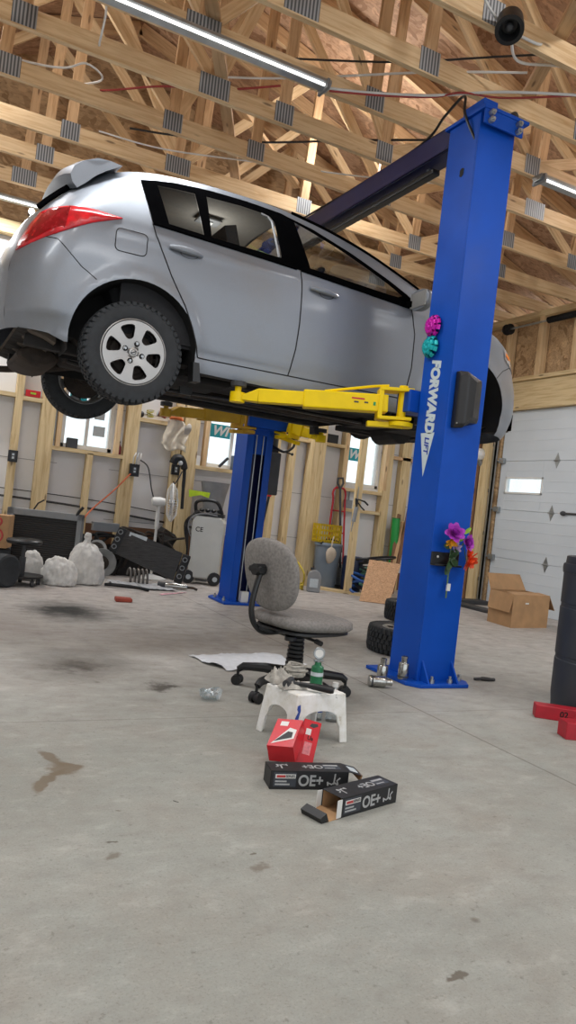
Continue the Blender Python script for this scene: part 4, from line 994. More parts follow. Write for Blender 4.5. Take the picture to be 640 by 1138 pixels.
# -- wheels (axis along y, outer side -y)
def make_wheel():
    wh=bpy.data.objects.new('wheel',None);wh.empty_display_size=.1;col.objects.link(wh);wh.parent=car
    m=MB();wd=.0925;P=[(.200,-.080),(.208,-.088),(.235,-.0935),(.268,-.0945),(.292,-.088),(.300,-.074),(.3025,-.05),(.303,0),(.3025,.05),(.300,.074),(.292,.088),(.268,.0945),(.235,.0935),(.208,.088),(.200,.080)]
    m.lathe(P,(0,0,0),(0,1,0),72)
    ty=m.build('tyre',M['rubber'],wh,smooth=40)
    m=MB();nb=46
    for k in range(nb):
        for row,(y0,y1,sk) in enumerate(((-.091,-.058,.25),(-.053,-.019,-.25),(-.014,.014,.0),(.019,.053,.25),(.058,.091,-.25))):
            a=2*math.pi*(k+.5*(row%2))/nb;da=2*math.pi/nb*.34
            vs=[]
            for rr_ in (.299,.3145):
                for (aa,yy) in ((a-da,y0),(a+da,y0),(a+da+sk*.08,y1),(a-da+sk*.08,y1)):
                    r2=rr_-(.008 if abs(yy)>.08 else 0);vs.append((r2*math.cos(aa),yy,r2*math.sin(aa)))
            m.add(vs,[(0,1,2,3),(4,7,6,5),(0,4,5,1),(1,5,6,2),(2,6,7,3),(3,7,4,0)])
        a=2*math.pi*k/nb;da=2*math.pi/nb*.27
        for sy in (-1,1):
            vs=[]
            for rr_,yy in ((.306,.0925),(.284,.0955),(.284,.086),(.306,.083)):
                for aa in (a-da,a+da):vs.append((rr_*math.cos(aa),sy*yy,rr_*math.sin(aa)))
            m.add(vs,[(0,1,3,2),(2,3,5,4),(4,5,7,6),(6,7,1,0),(0,2,4,6),(1,7,5,3)])
    m.build('tread',M['rubber'],ty,smooth=0)
    m=MB();m.lathe([(.205,-.086),(.2,-.088),(.192,-.080),(.186,-.06),(.178,-.03),(.176,.03),(.186,.07),(.2,.086),(.205,.086)],(0,0,0),(0,1,0),60)
    rim=m.build('rim',M['alloy'],wh,smooth=50)
    # spoked face: disc with six openings
    outer=[(.193*math.cos(2*math.pi*i/72),.193*math.sin(2*math.pi*i/72)) for i in range(72)];holes=[]
    for k in range(6):
        a=R(60*k+30-5);h_=[]
        for (rr_,da) in ((.084,-8),(.082,0),(.084,8),(.093,13.5),(.12,16),(.15,17),(.164,16),(.171,11),(.172,0),(.171,-11),(.164,-16),(.15,-17),(.12,-16),(.093,-13.5)):
            h_.append((rr_*math.cos(a+R(da)),rr_*math.sin(a+R(da))))
        holes.append(h_)
    V,F=fill2d(outer,holes,.012);m=MB()
    def dep(x,z):
        r_=math.hypot(x,z);d=-.060-.016*math.sin(min(1,r_/.17)*math.pi*.55)
        d+= .012 if r_<.032 else 0
        return d
    m.add([(x,dep(x,z)-.014,z) for x,z in V],F);N=[]
    for x,z in V:
        e=.004;N.append(tuple(Vector(((dep(x+e,z)-dep(x-e,z))/(2*e),-1,(dep(x,z+e)-dep(x,z-e))/(2*e))).normalized()))
    for h_ in holes:
        q=dens(h_,True,.008);cx=sum(p[0] for p in q)/len(q);cz=sum(p[1] for p in q)/len(q);n=len(q);vs=[]
        for x,z in q:
            d=Vector((x-cx,0,z-cz)).normalized();y=dep(x,z)-.014
            # rounded lip then wall running back
            vs+=[(x,y,z),(x-d.x*.003,y+.003,z-d.z*.003),(x-d.x*.004,y+.034,z-d.z*.004)]
            N+=[tuple((Vector((0,-1,0))*.8-d*.6).normalized()),tuple(-d*.98+Vector((0,-.2,0))),tuple(-d)]
        m.add(vs,[(3*i_+k_,3*((i_+1)%n)+k_,3*((i_+1)%n)+k_+1,3*i_+k_+1) for i_ in range(n) for k_ in range(2)])
    m.keepn=True;face=m.build('spoke_face',M['alloy'],rim,smooth=180);set_normals(face,N)
    for k in range(4):
        a=R(45+90*k+4);x,z=.056*math.cos(a),.056*math.sin(a)
        m=MB();m.lathe([(.0,-.0835),(.014,-.0835),(.0145,-.0865),(.017,-.0865),(.017,-.078)],(x,0,z),(0,1,0),16);m.build('bolt_recess',M['black_matte'],rim)
        m=MB();m.cyl((x,-.082,z),(x,-.094,z),.0095,.008,6);m.build('lug_nut',M['steel'],rim,smooth=30)
    m=MB();m.lathe([(.0,-.086),(.020,-.086),(.027,-.083),(.030,-.074),(.030,-.06)],(0,0,0),(0,1,0),28);cap=m.build('centre_cap',M['alloy'],rim)
    m=MB();m.tube([(.015*math.cos(a),-.0865,.015*math.sin(a)) for a in [2*math.pi*i/24 for i in range(24)]],.0018,6,closed=True);m.box(-.019,.019,-.0885,-.0855,-.0035,.0035);m.build('cap_emblem',M['dgrey'],cap)
    m=MB();m.lathe([(.0,-.01),(.125,-.01),(.13,-.004),(.13,.008),(.07,.012),(.065,.04),(0,.04)],(0,0,0),(0,1,0),40);m.build('brake_drum',M['rust'],wh)
    m=MB();m.lathe([(.0,.012),(.15,.012),(.155,.02),(.150,.03),(0,.03)],(0,0,0),(0,1,0),40);m.cyl((0,.03,0),(0,.10,0),.05,n=20);m.build('backing_plate',M['rust'],wh)
    m=MB()
    for k,a in enumerate((200,225,262)):
        a=R(a);t=Vector((-math.sin(a),0,math.cos(a)));rd_=Vector((math.cos(a),0,math.sin(a)));c=rd_*.182
        m.beam(c-t*.028+Vector((0,.058,0)),c+t*.028+Vector((0,.058,0)),.006,.035,(0,1,0))
    m.build('balance_weight',M['white'],rim,smooth=0)
    return wh
w0=make_wheel();YC=-(1.69-.855-.0945)
w0.location=(0,YC,.315);w0.rotation_euler=(0,R(-25),0)
c=copy_tree(w0,car);c.location=(0,-YC,.315);c.rotation_euler=(0,R(75),math.pi)
# front wheels are off: bare hubs and brake discs hang in the arches
for s in (-1,1):
    m=MB();m.lathe([(.05,-.011),(.13,-.011),(.13,.011),(.05,.011),(.05,-.011)],(2.6,s*.62,.36),(0,1,0),40);dk=m.build('front_brake_disc',M['rust'],car,smooth=30)
    m=MB();m.lathe([(0,-.05),(.03,-.05),(.035,-.045),(.07,-.045),(.075,-.035),(.075,0),(0,0)],(2.6,s*.62,.36),(0,1,0) if s<0 else (0,-1,0),28);m.build('wheel_hub',M['steel'],dk)
    m=MB();m.box(2.44,2.52,s*.62-.05,s*.62+.05,.30,.44);m.build('brake_caliper',M['under'],dk,smooth=0,bevel=.015)
    m=MB();m.ball((2.62,s*.70 if s>0 else s*.52,.36),.15,(1.15,.25,1),20);m.build('splash_shield',M['liner'],dk)

l=bpy.data.lights.new('dome_light','POINT');l.energy=2.2;l.shadow_soft_size=.08;l.color=(1,.97,.92);o=bpy.data.objects.new('dome_light',l);col.objects.link(o);o.location=CAR+Vector((.65,0,1.40))
# ------------------------------------------------------------------ office chair
M['fabric']=simple('grey_fabric','#8b8783',.95,0,.22,70,.5);M['fabric_edge']=simple('worn_fabric_edge','#615c58',.95,0,.25,30,.4)
ch=thing('office_chair','worn grey fabric office chair turned sideways behind the white step stool','chair',(-.97,-.19,0),R(14))
m=MB()
def cushion(sx,sy,h,ex=3.2,dome=.02,n=36):
    m=MB();L=[]
    for z,k in ((-h/2,.86),(-h/2+.012,.95),(-h*.15,1.0),(h*.25,.99),(h/2-.008,.95),(h/2,.88)):
        L.append([(sx*k*abs(math.cos(2*math.pi*i/n))**(2/ex)*(1 if math.cos(2*math.pi*i/n)>=0 else -1),sy*k*abs(math.sin(2*math.pi*i/n))**(2/ex)*(1 if math.sin(2*math.pi*i/n)>=0 else -1),z) for i in range(n)])
    for k in (.6,.3):L.append([(x*k/.88,y*k/.88,h/2+dome*(1-k)) for x,y,z in L[5]])
    for q in L:m.v+=q
    for r_ in range(len(L)-1):
        for i in range(n):m.f.append((r_*n+i,r_*n+(i+1)%n,(r_+1)*n+(i+1)%n,(r_+1)*n+i));m.m.append(0);m.uv.append(None)
    m.f.append(tuple(range(n-1,-1,-1)));m.f.append(tuple((len(L)-1)*n+i for i in range(n)));m.m+=[0,0];m.uv+=[None,None];return m
c=cushion(.245,.23,.066);c.xf(Matrix.Translation((.03,0,.400))@Matrix.Rotation(R(2),4,'Y'));st=c.build('seat',M['fabric'],ch,smooth=60)
# black shell below the seat cushion
c=cushion(.225,.21,.03);c.xf(Matrix.Translation((.03,0,.358)));c.build('seat_shell',M['black'],st,smooth=50)
c=cushion(.19,.215,.05,2.4,.006);c.xf(Matrix.Translation((-.235,.01,.64))@Matrix.Rotation(R(-12),4,'Y')@Matrix.Rotation(R(-90),4,'Y'))
for i,v in enumerate(c.v):
    x,y,z=v;t=(z-.64)/.19;c.v[i]=(x+.35*y*y,y*(1.0+.08*t),z)
bk=c.build('backrest',M['fabric'],ch,smooth=60)
m=MB();m.beam((-.20,-.005,.345),(-.285,-.005,.37),.045,.016,(0,0,1));m.tube(spline([(-.10,0,.345),(-.24,0,.345),(-.315,0,.40),(-.335,0,.50),(-.30,0,.66)]),.015,8)
m.build('back_bar',M['black'],ch)
m=MB();m.cyl((-.345,0,.665),(-.285,0,.665),.03,n=10);m.cyl((-.33,-.045,.665),(-.33,.045,.665),.018,n=8);m.build('adjuster_knob',M['black'],ch)
m=MB();m.box(-.12,.10,-.07,.07,.325,.35);m.cyl((-.05,-.07,.335),(-.05,-.20,.33),.008,n=8);m.cyl((-.05,-.20,.33),(-.05,-.24,.325),.014,n=8);m.cyl((-.13,-.09,.335),(-.13,-.09,.315),.03,n=12);m.build('tilt_plate',M['black'],ch,smooth=30)
m=MB();P=[(.028,.335)]
for i in range(9):z=.33-.022*i;P+=[(.040+.0012*i,z),(.040+.0012*i,z-.013),(.033+.001*i,z-.017)]
P+=[(.055,.125),(.055,.09),(.0,.09)];m.lathe(P,(0,0,0),(0,0,1),24);m.build('gas_column',M['black'],ch,smooth=30)
for k in range(5):
    a=R(72*k+122);d=Vector((math.cos(a),math.sin(a),0));m=MB();i0=0
    m.tube([d*.03+Vector((0,0,.115)),d*.16+Vector((0,0,.118)),d*.285+Vector((0,0,.105)),d*.31+Vector((0,0,.085))],[.034,.026,.021,.018],10);lg=m.build('base_leg',M['black'],ch)
    m=MB();c=d*.312;p_=Vector((-d.y,d.x,0))
    for s in (-1,1):m.cyl(c+p_*.008*s+Vector((0,0,.027)),c+p_*.028*s+Vector((0,0,.027)),.027,n=18)
    m.cyl(c+Vector((0,0,.03)),c+Vector((0,0,.09)),.008,n=8);m.cyl(c-p_*.008+Vector((0,0,.034)),c+p_*.008+Vector((0,0,.034)),.025,n=14);m.build('caster',M['black'],lg)
# ------------------------------------------------------------------ step stool
def stool_mat():
    t=NT('stained_white_plastic');v=t.coord('Object');f=t.noise(v,14,7,.7);f2=t.noise(v,45,4,.6)
    c=t.ramp(f,[(.4,srgb('#ececea')),(.6,srgb('#dddcd4')),(.75,srgb('#ab9a82'))]);c=t.mix(c,srgb('#4c453c'),t.ramp(f2,[(.67,K0),(.74,g(.7))]))
    t.set(Base_Color=c,Roughness=.45);return t.mat
M['stool']=stool_mat()
C0,L0,R0=Vector((-1.37,-.98,0)),Vector((-1.425,-.74,0)),Vector((-1.08,-.955,0));B0=L0+R0-C0
cen=(L0+R0)/2;sl=thing('step_stool','low white plastic step stool, stained, in front of the office chair','stool',cen,0,None,True)
hs=.215;cor=[C0,R0,B0,L0];topc=[cen+(q-cen)*.86+Vector((0,0,hs)) for q in cor]
m=MB();tk=Vector((0,0,.022));m.add([q-tk for q in topc]+topc,[(3,2,1,0),(4,5,6,7),(0,1,5,4),(1,2,6,5),(2,3,7,6),(3,0,4,7)])
m.build('top',M['stool'],sl,smooth=0,bevel=.012,bseg=3)
for i in range(4):
    a,b=cor[i],cor[(i+1)%4];at,bt=topc[i],topc[(i+1)%4];ux=(b-a).normalized();Lb=(b-a).length;Lt=(bt-at).length;upv=((at+bt)/2-(a+b)/2);hh=upv.length;uy=upv.normalized();d=(Lb-Lt)/2
    poly=[(0,0),(.038,0),(.046,.07)]
    n=8;x0,x1=.046+.0,Lb-.046
    for k in range(n+1):
        q=math.pi*(1-k/n);poly.append(((x0+x1)/2+(x1-x0-.02)/2*math.cos(q)*1.0,.085+.055*math.sin(q)**.6))
    poly+=[(Lb-.046,.07),(Lb-.038,0),(Lb,0),(Lb-d,hh-.004),(d,hh-.004)]
    m=MB();m.prism(poly,a,ux,uy,-.010);m.build('leg_panel',M['stool'],sl,smooth=0,bevel=.003)
m=MB();e=(topc[0]-C0);un=(-.4*(R0-C0)-.4*(L0-C0)).normalized()
M['bluepaint']=simple('blue_paint','#27479a',.5,0,.2,30)
ux=(R0-C0).normalized();upv=(((topc[0]+topc[1])-(C0+R0))/2).normalized();nn=ux.cross(upv)*.0012
m=MB();o=C0+e*.22+ux*.006+nn;m.prism([(0,0),(.026,.0),(.027,.06),(.018,.065),(.028,.10),(.026,.125),(.012,.12),(.01,.105),(.016,.095),(.002,.07)],o,ux,upv,.0006);m.build('paint_mark',M['bluepaint'],sl,smooth=0)
# items on the stool
ZS=hs
m=MB();r=.028;m.lathe([(0,0),(r,0),(r,.075),(r*.94,.085),(r*.55,.092),(r*.5,.105),(0,.105)],(-1.188,-.815,ZS),(0,0,1),24)
can=thing('green_can','small green aerosol can with a round gauge on the white stool','can',(-1.188,-.815,ZS),0,None,True)
M['cangreen']=simple('can_green','#1f6b45',.35,.2,.15,60);m.build('can_body',M['cangreen'],can)
m=MB();m.lathe([(.0284,.045),(.0284,.062)],(-1.188,-.815,ZS),(0,0,1),24);m.build('can_label',M['palegrey'],can)
m=MB();m.cyl((-1.188,-.815,ZS+.10),(-1.188,-.815,ZS+.125),.009,n=10);m.cyl((-1.21,-.815,ZS+.112),(-1.165,-.815,ZS+.112),.006,n=8);m.build('valve',M['steel'],can)
m=MB();cdir=Vector((-.449,-.893,.05)).normalized();gc=Vector((-1.188,-.815,ZS+.145));m.lathe([(0,-.012),(.026,-.012),(.027,.006),(.024,.010),(0,.008)],gc,cdir,24);gg=m.build('gauge',M['steel'],can)
m=MB();m.cyl(gc+cdir*.0085,gc+cdir*.0095,.021,n=20);m.build('gauge_face',M['white'],gg,smooth=0)
M['rag']=simple('dirty_rag','#b4b0a7',.95,0,.35,25,.5)
def rag_mesh(c,sx,sy,h,seed,n=22):
    m=MB()
    def fn(a,b):
        x,y=(a-.5)*2,(b-.5)*2;rr_=1+.25*noise.noise(Vector((math.atan2(y,x)*1.3,seed,0)))
        d=max(abs(x),abs(y));z=h*max(0,(1-d*d))*(.55+.75*abs(noise.noise(Vector((x*2.3,y*2.3,seed)))))+.5*h*max(0,noise.noise(Vector((x*5,y*5,seed+3))))*(1-d**4)+.003
        return (c[0]+x*sx*rr_,c[1]+y*sy*rr_,c[2]+z)
    m.grid(fn,n,n);return m
solo('work_glove',rag_mesh((-1.34,-.75,ZS),.055,.05,.07,1),M['rag'],'dirty pale work glove heaped on the left of the white stool','glove',(-1.34,-.75,ZS),smooth=180)
solo('cloth_rag',rag_mesh((-1.33,-.86,ZS),.06,.035,.035,5),M['rag'],'crumpled white rag at the front edge of the white stool','rag',(-1.33,-.86,ZS),smooth=180)
m=MB();rnd=random.Random(3);pts=[]
for i in range(26):
    a=i*1.9;pts.append((-1.235+.06*math.cos(a)*rnd.uniform(.5,1),-.70+.055*math.sin(a)*rnd.uniform(.5,1),ZS+.012+.0022*i))
m.tube(spline(pts,5),.006,6);solo('rope_tangle',m,M['rag'],'tangle of grey cord piled at the back of the white stool','cord',(-1.235,-.70,ZS))
hm=thing('hand_tool','hammer with a thick black grip lying across the white stool','hammer',(-1.27,-.91,ZS),0,None,True)
p0,p1=Vector((-1.345,-.85,ZS+.025)),Vector((-1.195,-.985,ZS+.022));d=(p1-p0).normalized()
m=MB();m.tube([p0+d*.05,p0+d*.085,p0+d*.11,p0+d*.19,p1],[.010,.011,.014,.017,.013],12);m.build('grip',M['black'],hm)
m=MB();m.cyl(p0+d*.0,p0+d*.06,.008,n=8);s_=Vector((-d.y,d.x,0));m.cyl(p0-s_*.045,p0+s_*.045,.016,n=12);m.build('head',M['dgrey'],hm)
# bottles behind the stool
M['clear']=glass_mat('clear_plastic',(.86,.92,.95,1),.22,.25)
for (x,y,lb) in ((-.985,-.655,'clear plastic bottle behind the right legs of the white stool'),(-1.055,-.62,'clear plastic bottle behind the middle of the white stool')):
    m=MB();m.lathe([(0,0),(.03,0),(.032,.01),(.032,.11),(.028,.13),(.013,.155),(.013,.17),(0,.17)],(0,0,0),(0,0,1),20);b=thing('plastic_bottle',lb,'bottle',(x,y,.0));m.build('bottle_body',M['clear'],b)
    m=MB();m.lathe([(.0325,.04),(.0325,.10)],(0,0,0),(0,0,1),20);m.build('bottle_label',M['palegrey'] if y<-.65 else M['bluepaint'],b);m=MB();m.cyl((0,0,.165),(0,0,.185),.015,n=14);m.build('bottle_cap',M['white'],b)
# white rag on the floor behind the chair
M['cloth']=simple('white_cloth','#d3d6da',.95,0,.08,20,.4)
m=MB()
def fn(a,b):
    x,y=-1.14+.62*a-.10*b,.30+.16*a+.42*b-.10*a*b;w_=noise.noise(Vector((x*3,y*3,1)));return (x+.05*noise.noise(Vector((x*5,y*5,9))),y+.05*w_,.006+.018*max(0,noise.noise(Vector((x*9,y*9,2))))+.012*abs(noise.noise(Vector((x*20,y*20,3)))))
m.grid(fn,40,30);solo('white_cloth',m,M['cloth'],'white cloth spread on the floor behind the office chair','cloth',(-.85,.5,0),smooth=180)
m=MB();m.ball((-1.466,-.27,.03),.05,(1,.8,.55),18);m.jitter(.035,34,4);solo('plastic_wrap',m,M['clear'],'crumpled clear plastic wrapper on the floor left of the office chair','wrapper',(-1.466,-.27,0),smooth=0)
# ------------------------------------------------------------------ boxes in front
M['boxblk']=simple('black_carton','#1b1c1f',.5,0,.18,14);M['card']=simple('cardboard','#b08a62',.8,0,.12,8,.1);M['silver_ink']=simple('silver_ink','#b9bbbc',.4,.3,.1,40);M['panel_ink']=simple('slate_ink','#3b4048',.5,0,.1,10);M['redink']=simple('red_ink','#b43a3a',.5)
def shock_box(name,label,o,ux,L,D,Hh,open_left):
    o=Vector(o);ux=Vector(ux).normalized();uy=Vector((-ux.y,ux.x,0));b=thing(name,label,'box',o,math.atan2(ux.y,ux.x),'shock absorber boxes on the floor')
    t=.003;m=MB()
    m.box(0,L,0,t,0,Hh);m.box(0,L,D-t,D,0,Hh);m.box(0,L,0,D,0,t);m.box(0,L,0,D,Hh-t,Hh)
    if open_left:m.box(L-t,L,0,D,0,Hh)
    else:m.box(0,t,0,D,0,Hh)
    m.build('carton',M['boxblk'],b,smooth=0,bevel=.0015)
    m=MB();m.box(t,L-t,t,t+.0008,t,Hh-t);m.box(t,L-t,D-t-.0008,D-t,t,Hh-t);m.box(t,L-t,t,D-t,t,t+.0008);m.build('inside_lining',M['card'],b,smooth=0)
    if open_left:
        m=MB();m.prism([(0,0),(-.055,-.012),(-.075,.008),(-.05,-.004),(0,.006)],(0,0,.004),(1,0,0),(0,0,1),-D);fl_=m.build('end_flap',M['card'],b,smooth=0)
        m=MB();m.box(-.085,-.055,0,D,0.0,.03);m.xf(Matrix.Translation((-.06,0,.0))@Matrix.Rotation(R(-25),4,'Y')@Matrix.Translation((.06,0,0)));m.build('flap_tab',M['boxblk'],fl_,smooth=0)
        for yy in (-.001,D+.001):
            m=MB();m.box(-.022,0,yy-.001,yy+.001,.004,Hh-.004);m.build('side_flap',M['white'],b,smooth=0)
    else:
        m=MB();m.box(0,.055,0,D*.95,-.001,.001);m.xf(Matrix.Translation((L,0,Hh-.001))@Matrix.Rotation(R(14),4,'Y'));fl_=m.build('end_flap',M['boxblk'],b,smooth=0)
        m=MB();m.box(.012,.045,.02,D*.75,.0011,.0016);m.xf(Matrix.Translation((L,0,Hh-.001))@Matrix.Rotation(R(14),4,'Y'));m.build('barcode_label',M['palegrey'],fl_,smooth=0)
        m=MB();m.box(.05,.054,0,D*.9,-.02,.001);m.xf(Matrix.Translation((L,0,Hh-.001))@Matrix.Rotation(R(14),4,'Y'));m.build('flap_tab',M['card'],fl_,smooth=0)
    # printing on the front face (y=0) and the top
    F=lambda x,z:frame((x,-.0006,z),(1,0,0),(0,0,1))
    m=MB();m.box(.012,.095,-.0005,0,.010,Hh-.006);m.build('printed_panel',M['panel_ink'],b,smooth=0)
    m=MB();m.box(.018,.092,-.0012,-.0005,Hh*.60,Hh*.82);m.build('printed_strip',M['white'],b,smooth=0)
    m=MB();m.box(.022,.054,-.0016,-.0012,Hh*.645,Hh*.775);m.build('printed_strip',M['redink'],b,smooth=0)
    text_mesh('lettering','SERIES',Hh*.19,M['black_matte'],b,F(.072,Hh*.71)@Matrix.Translation((0,0,.001)),.0002,0,.0003)
    m=MB();m.box(.018,.060,-.0012,-.0005,Hh*.40,Hh*.48);m.box(.018,.072,-.0012,-.0005,Hh*.24,Hh*.32);m.build('small_print',M['silver_ink'],b,smooth=0)
    text_mesh('lettering','OE+',Hh*.82,M['silver_ink'],b,F(.150,Hh*.46),.0003,0,Hh*.020,.92)
    def strutart(M0,s):
        m=MB();
        for pts in ([(0,-.4),(.05,-.2),(.3,-.3),(.5,-.15),(.8,-.35)],[(.45,-.3),(.5,.1),(.52,.5)],[(.8,-.3),(.7,.0),(.95,.2)],[(0,-.4),(-.05,-.1)]):
            m.tube([(x*s,y*s,.0004) for x,y in pts],.0028,4)
        for v in range(len(m.v)):m.v[v]=(m.v[v][0],m.v[v][1],max(0,min(.0006,m.v[v][2])))
        m.xf(M0);m.build('printed_drawing',M['silver_ink'],b,smooth=0)
    strutart(F(.215,Hh*.52),Hh*.72)
    Ft=lambda x,y:frame((x,y,Hh+.0006),(-1,0,0),(0,-1,0))
    text_mesh('lettering','OE+',D*.50,M['silver_ink'],b,Ft(.165,D*.5),.0002,0,D*.010,.92)
    strutart(Ft(.07,D*.5),D*.5)
    m=MB();m.box(.205,.27,D*.25,D*.75,Hh,Hh+.0006);m.build('printed_panel',M['panel_ink'],b,smooth=0)
    m=MB();m.box(.21,.265,D*.58,D*.70,Hh+.0006,Hh+.001);m.box(.21,.25,D*.34,D*.40,Hh+.0006,Hh+.001);m.build('small_print',M['silver_ink'],b,smooth=0)
    return b
shock_box('parts_box','black parts carton lettered OE+ lying behind, its open flap to the right',(-1.661,-1.385,0),(.98,-.2,0),.292,.092,.066,False)
shock_box('parts_box','black parts carton lettered OE+ lying in front, its open end to the left',(-1.53,-1.655,0),(.961,.276,0),.287,.092,.066,True)
# red part boxes behind them
M['boxred']=simple('red_carton','#cc1726',.4,0,.1,12);M['boxred_dk']=simple('dark_red_carton','#8e0f1a',.5,0,.12,12)
def red_box(label,o,Mx,sx,sy,sz,kind):
    b=thing('part_box',label,'box',o);b.matrix_world=Matrix.Translation(o)@Mx;b.location=o
    t=.002;m=MB();m.box(0,sx,0,t,0,sz);m.box(0,sx,sy-t,sy,0,sz);m.box(0,t,0,sy,0,sz);m.box(sx-t,sx,0,sy,0,sz);m.box(0,sx,0,sy,sz-t,sz)
    if kind=='tall':m.box(0,sx,0,sy,0,t)
    m.build('carton',M['boxred'],b,smooth=0,bevel=.0015);m=MB();m.box(t,sx-t,t,sy-t,sz*.25,sz*.25+.001);m.build('inside_floor',M['black_matte'],b,smooth=0)
    if kind=='tall':
        F=lambda x,z:frame((x,-.0006,z),(1,0,0),(0,0,1))
        m=MB();m.box(sx*.28,sx*.72,-.0006,0,sz*.22,sz*.50);m.build('printed_panel',simple('pink_ink','#e2848a',.5,0,.2,90),b,smooth=0)
        m=MB();m.box(sx*.22,sx*.52,-.0006,0,sz*.66,sz*.80);m.build('printed_label',M['white'],b,smooth=0)
        text_mesh('lettering','Us',.022,M['black_matte'],b,F(sx*.55,sz*.59),.0002,0,.0006)
        m=MB();m.prism([(sx*.35,sz*.86),(sx*.6,sz*.84),(sx*.85,sz*.90),(sx*.8,sz*.95),(sx*.45,sz*.93)],(0,-.0002,0),(1,0,0),(0,0,1),.0006);m.build('printed_emblem',M['dgrey'],b,smooth=0)
    else:
        Ft=frame((sx*.45,sy*.5,sz+.0006),(1,0,0),(0,1,0))
        m=MB();m.prism([(sx*.12,sy*.08),(sx*.9,sy*.3),(sx*.9,sy*.62),(sx*.62,sy*.68)],(0,0,sz+.0002),(1,0,0),(0,1,0),.0006);e_=m.build('printed_emblem',M['white'],b,smooth=0)
        m=MB();m.prism([(sx*.2,sy*.16),(sx*.82,sy*.33),(sx*.80,sy*.52),(sx*.60,sy*.54)],(0,0,sz+.0009),(1,0,0),(0,1,0),.0006);m.build('printed_emblem',M['dgrey'],b,smooth=0)
        m=MB();m.box(sx*.2,sx*.5,sy*.74,sy*.9,sz,sz+.0006);m.build('printed_label',M['white'],b,smooth=0)
    return b
camr=Vector((.893,-.449,0));camd=Vector((.449,.893,0))
Rz=Matrix.Rotation(math.atan2(-.449,.893),4,'Z')
red_box('open red carton tilted on its side, left of the upright red carton',(-1.552,-1.15,.012),Rz@Matrix.Rotation(R(-14),4,'Y')@Matrix.Rotation(R(22),4,'X')@Matrix.Rotation(R(-18),4,'Z'),.105,.16,.075,'open')
red_box('upright red carton leaning back against the white stool leg, right of the open red one',(-1.445,-1.16,.006),Rz@Matrix.Rotation(R(10),4,'Y')@Matrix.Rotation(R(-30),4,'X'),.070,.055,.175,'tall')
# ------------------------------------------------------------------ tyres, adapters, wrench
def lying_wheel(label,loc,rz):
    t=thing('spare_wheel',label,'wheel',loc,rz,'wheels lying behind the near column')
    src=[o for o in w0.children if o.name.startswith('tyre')][0];rim=[o for o in w0.children if o.name.startswith('rim')][0]
    for s in (src,rim):
        c=copy_tree(s,t);c.matrix_local=Matrix.Translation((0,0,.0965))@Matrix.Rotation(R(-90),4,'X')
        c.name='tyre' if s is src else 'rim'
    return t
lying_wheel('black studded winter tyre on a rim lying flat behind the blue column, nearest one',(.60,.93,0),.3)
lying_wheel('winter tyre lying flat farther back, half hidden by the blue column',(1.80,2.46,0),1.1)
M['chrome']=simple('chrome_sleeve','#b4b4b0',.22,.95,.2,30)
def adapter(label,loc,rot=None):
    t=thing('lift_adapter',label,'lift adapter',loc,0,'steel adapters at the column foot')
    m=MB();m.lathe([(0,0),(.031,0),(.033,.004),(.033,.095),(.030,.10),(.019,.104),(.019,.128),(.021,.131),(.021,.14),(.014,.142),(.014,.13),(0,.13)],(0,0,0),(0,0,1),24);o=m.build('sleeve',M['chrome'],t,smooth=40)
    m=MB();m.lathe([(.0335,.012),(.0345,.014),(.0345,.02),(.0335,.022)],(0,0,0),(0,0,1),24);m.build('collar',M['dgrey'],t)
    if rot:t.rotation_euler=rot
adapter('shiny steel adapter standing on the base plate of the near column',(-.072,.045,.0235))
adapter('short steel adapter standing on the floor left of the base plate',(-.20,.085,0))
adapter('steel adapter lying on its side on the floor by the near column',(-.375,-.035,.035),(0,R(90),R(-22)))
m=MB();m.tube(spline([(.55,.10,.008),(.60,.085,.014),(.66,.07,.012),(.70,.075,.01)]),[.010]*8+[.014]*8+[.011]*9,8);solo('metal_bar',m,M['dgrey'],'small dark metal piece on the floor right of the near column','metal piece',(.62,.08,0))
# ------------------------------------------------------------------ carton and drum
ct=thing('cardboard_box','open brown cardboard carton on the floor by the garage door','box',(2.918,2.262,0),0)
e1=Vector((.625,.10,0));e2=Vector((.057,.43,0));hh=.36;t_=.006
m=MB()
def wall(a,b,z0,z1):m.add([(a.x,a.y,z0),(b.x,b.y,z0),(b.x,b.y,z1),(a.x,a.y,z1)],[(0,1,2,3)])
O=Vector((0,0,0));wall(O,e1,0,hh);wall(e1,e1+e2,0,hh);wall(e1+e2,e2,0,hh);wall(e2,O,0,hh);m.add([O,e1,e1+e2,e2],[(0,1,2,3)])
bx=m.build('carton',M['card'],ct,smooth=0,solid=t_)
def flap(a,b,out,drop,L,nm='flap'):
    m=MB();o1=out.normalized()*L*math.cos(drop);zz=-L*math.sin(drop);m.add([(a.x,a.y,hh),(b.x,b.y,hh),(b.x+o1.x-(b-a).x*.04,b.y+o1.y-(b-a).y*.04,hh+zz),(a.x+o1.x+(b-a).x*.04,a.y+o1.y+(b-a).y*.04,hh+zz)],[(0,1,2,3)]);m.build(nm,M['card'],ct,smooth=0,solid=.005)
flap(e2,O,Vector((-1,0,0)),R(82),.2);flap(e1,e1+e2,Vector((1,0,0)),R(55),.2);flap(e1+e2,e2,Vector((0,1,0)),R(-60),.2);flap(O,e1,e2,R(-4),.17)
m=MB();m.box(.20,.26,.02,.021,.26,.275);m.box(.30,.34,.035,.036,.28,.292);m.xf(Matrix.Rotation(math.atan2(.1,.625),4,'Z')@Matrix.Translation((0,-.03,0)));m.build('torn_tape',M['white'],ct,smooth=0)
M['drum']=simple('drum_plastic','#34383e',.5,0,.15,6)
dr=thing('plastic_drum','tall black plastic drum at the right edge of the picture','drum',(.79,-.70,0))
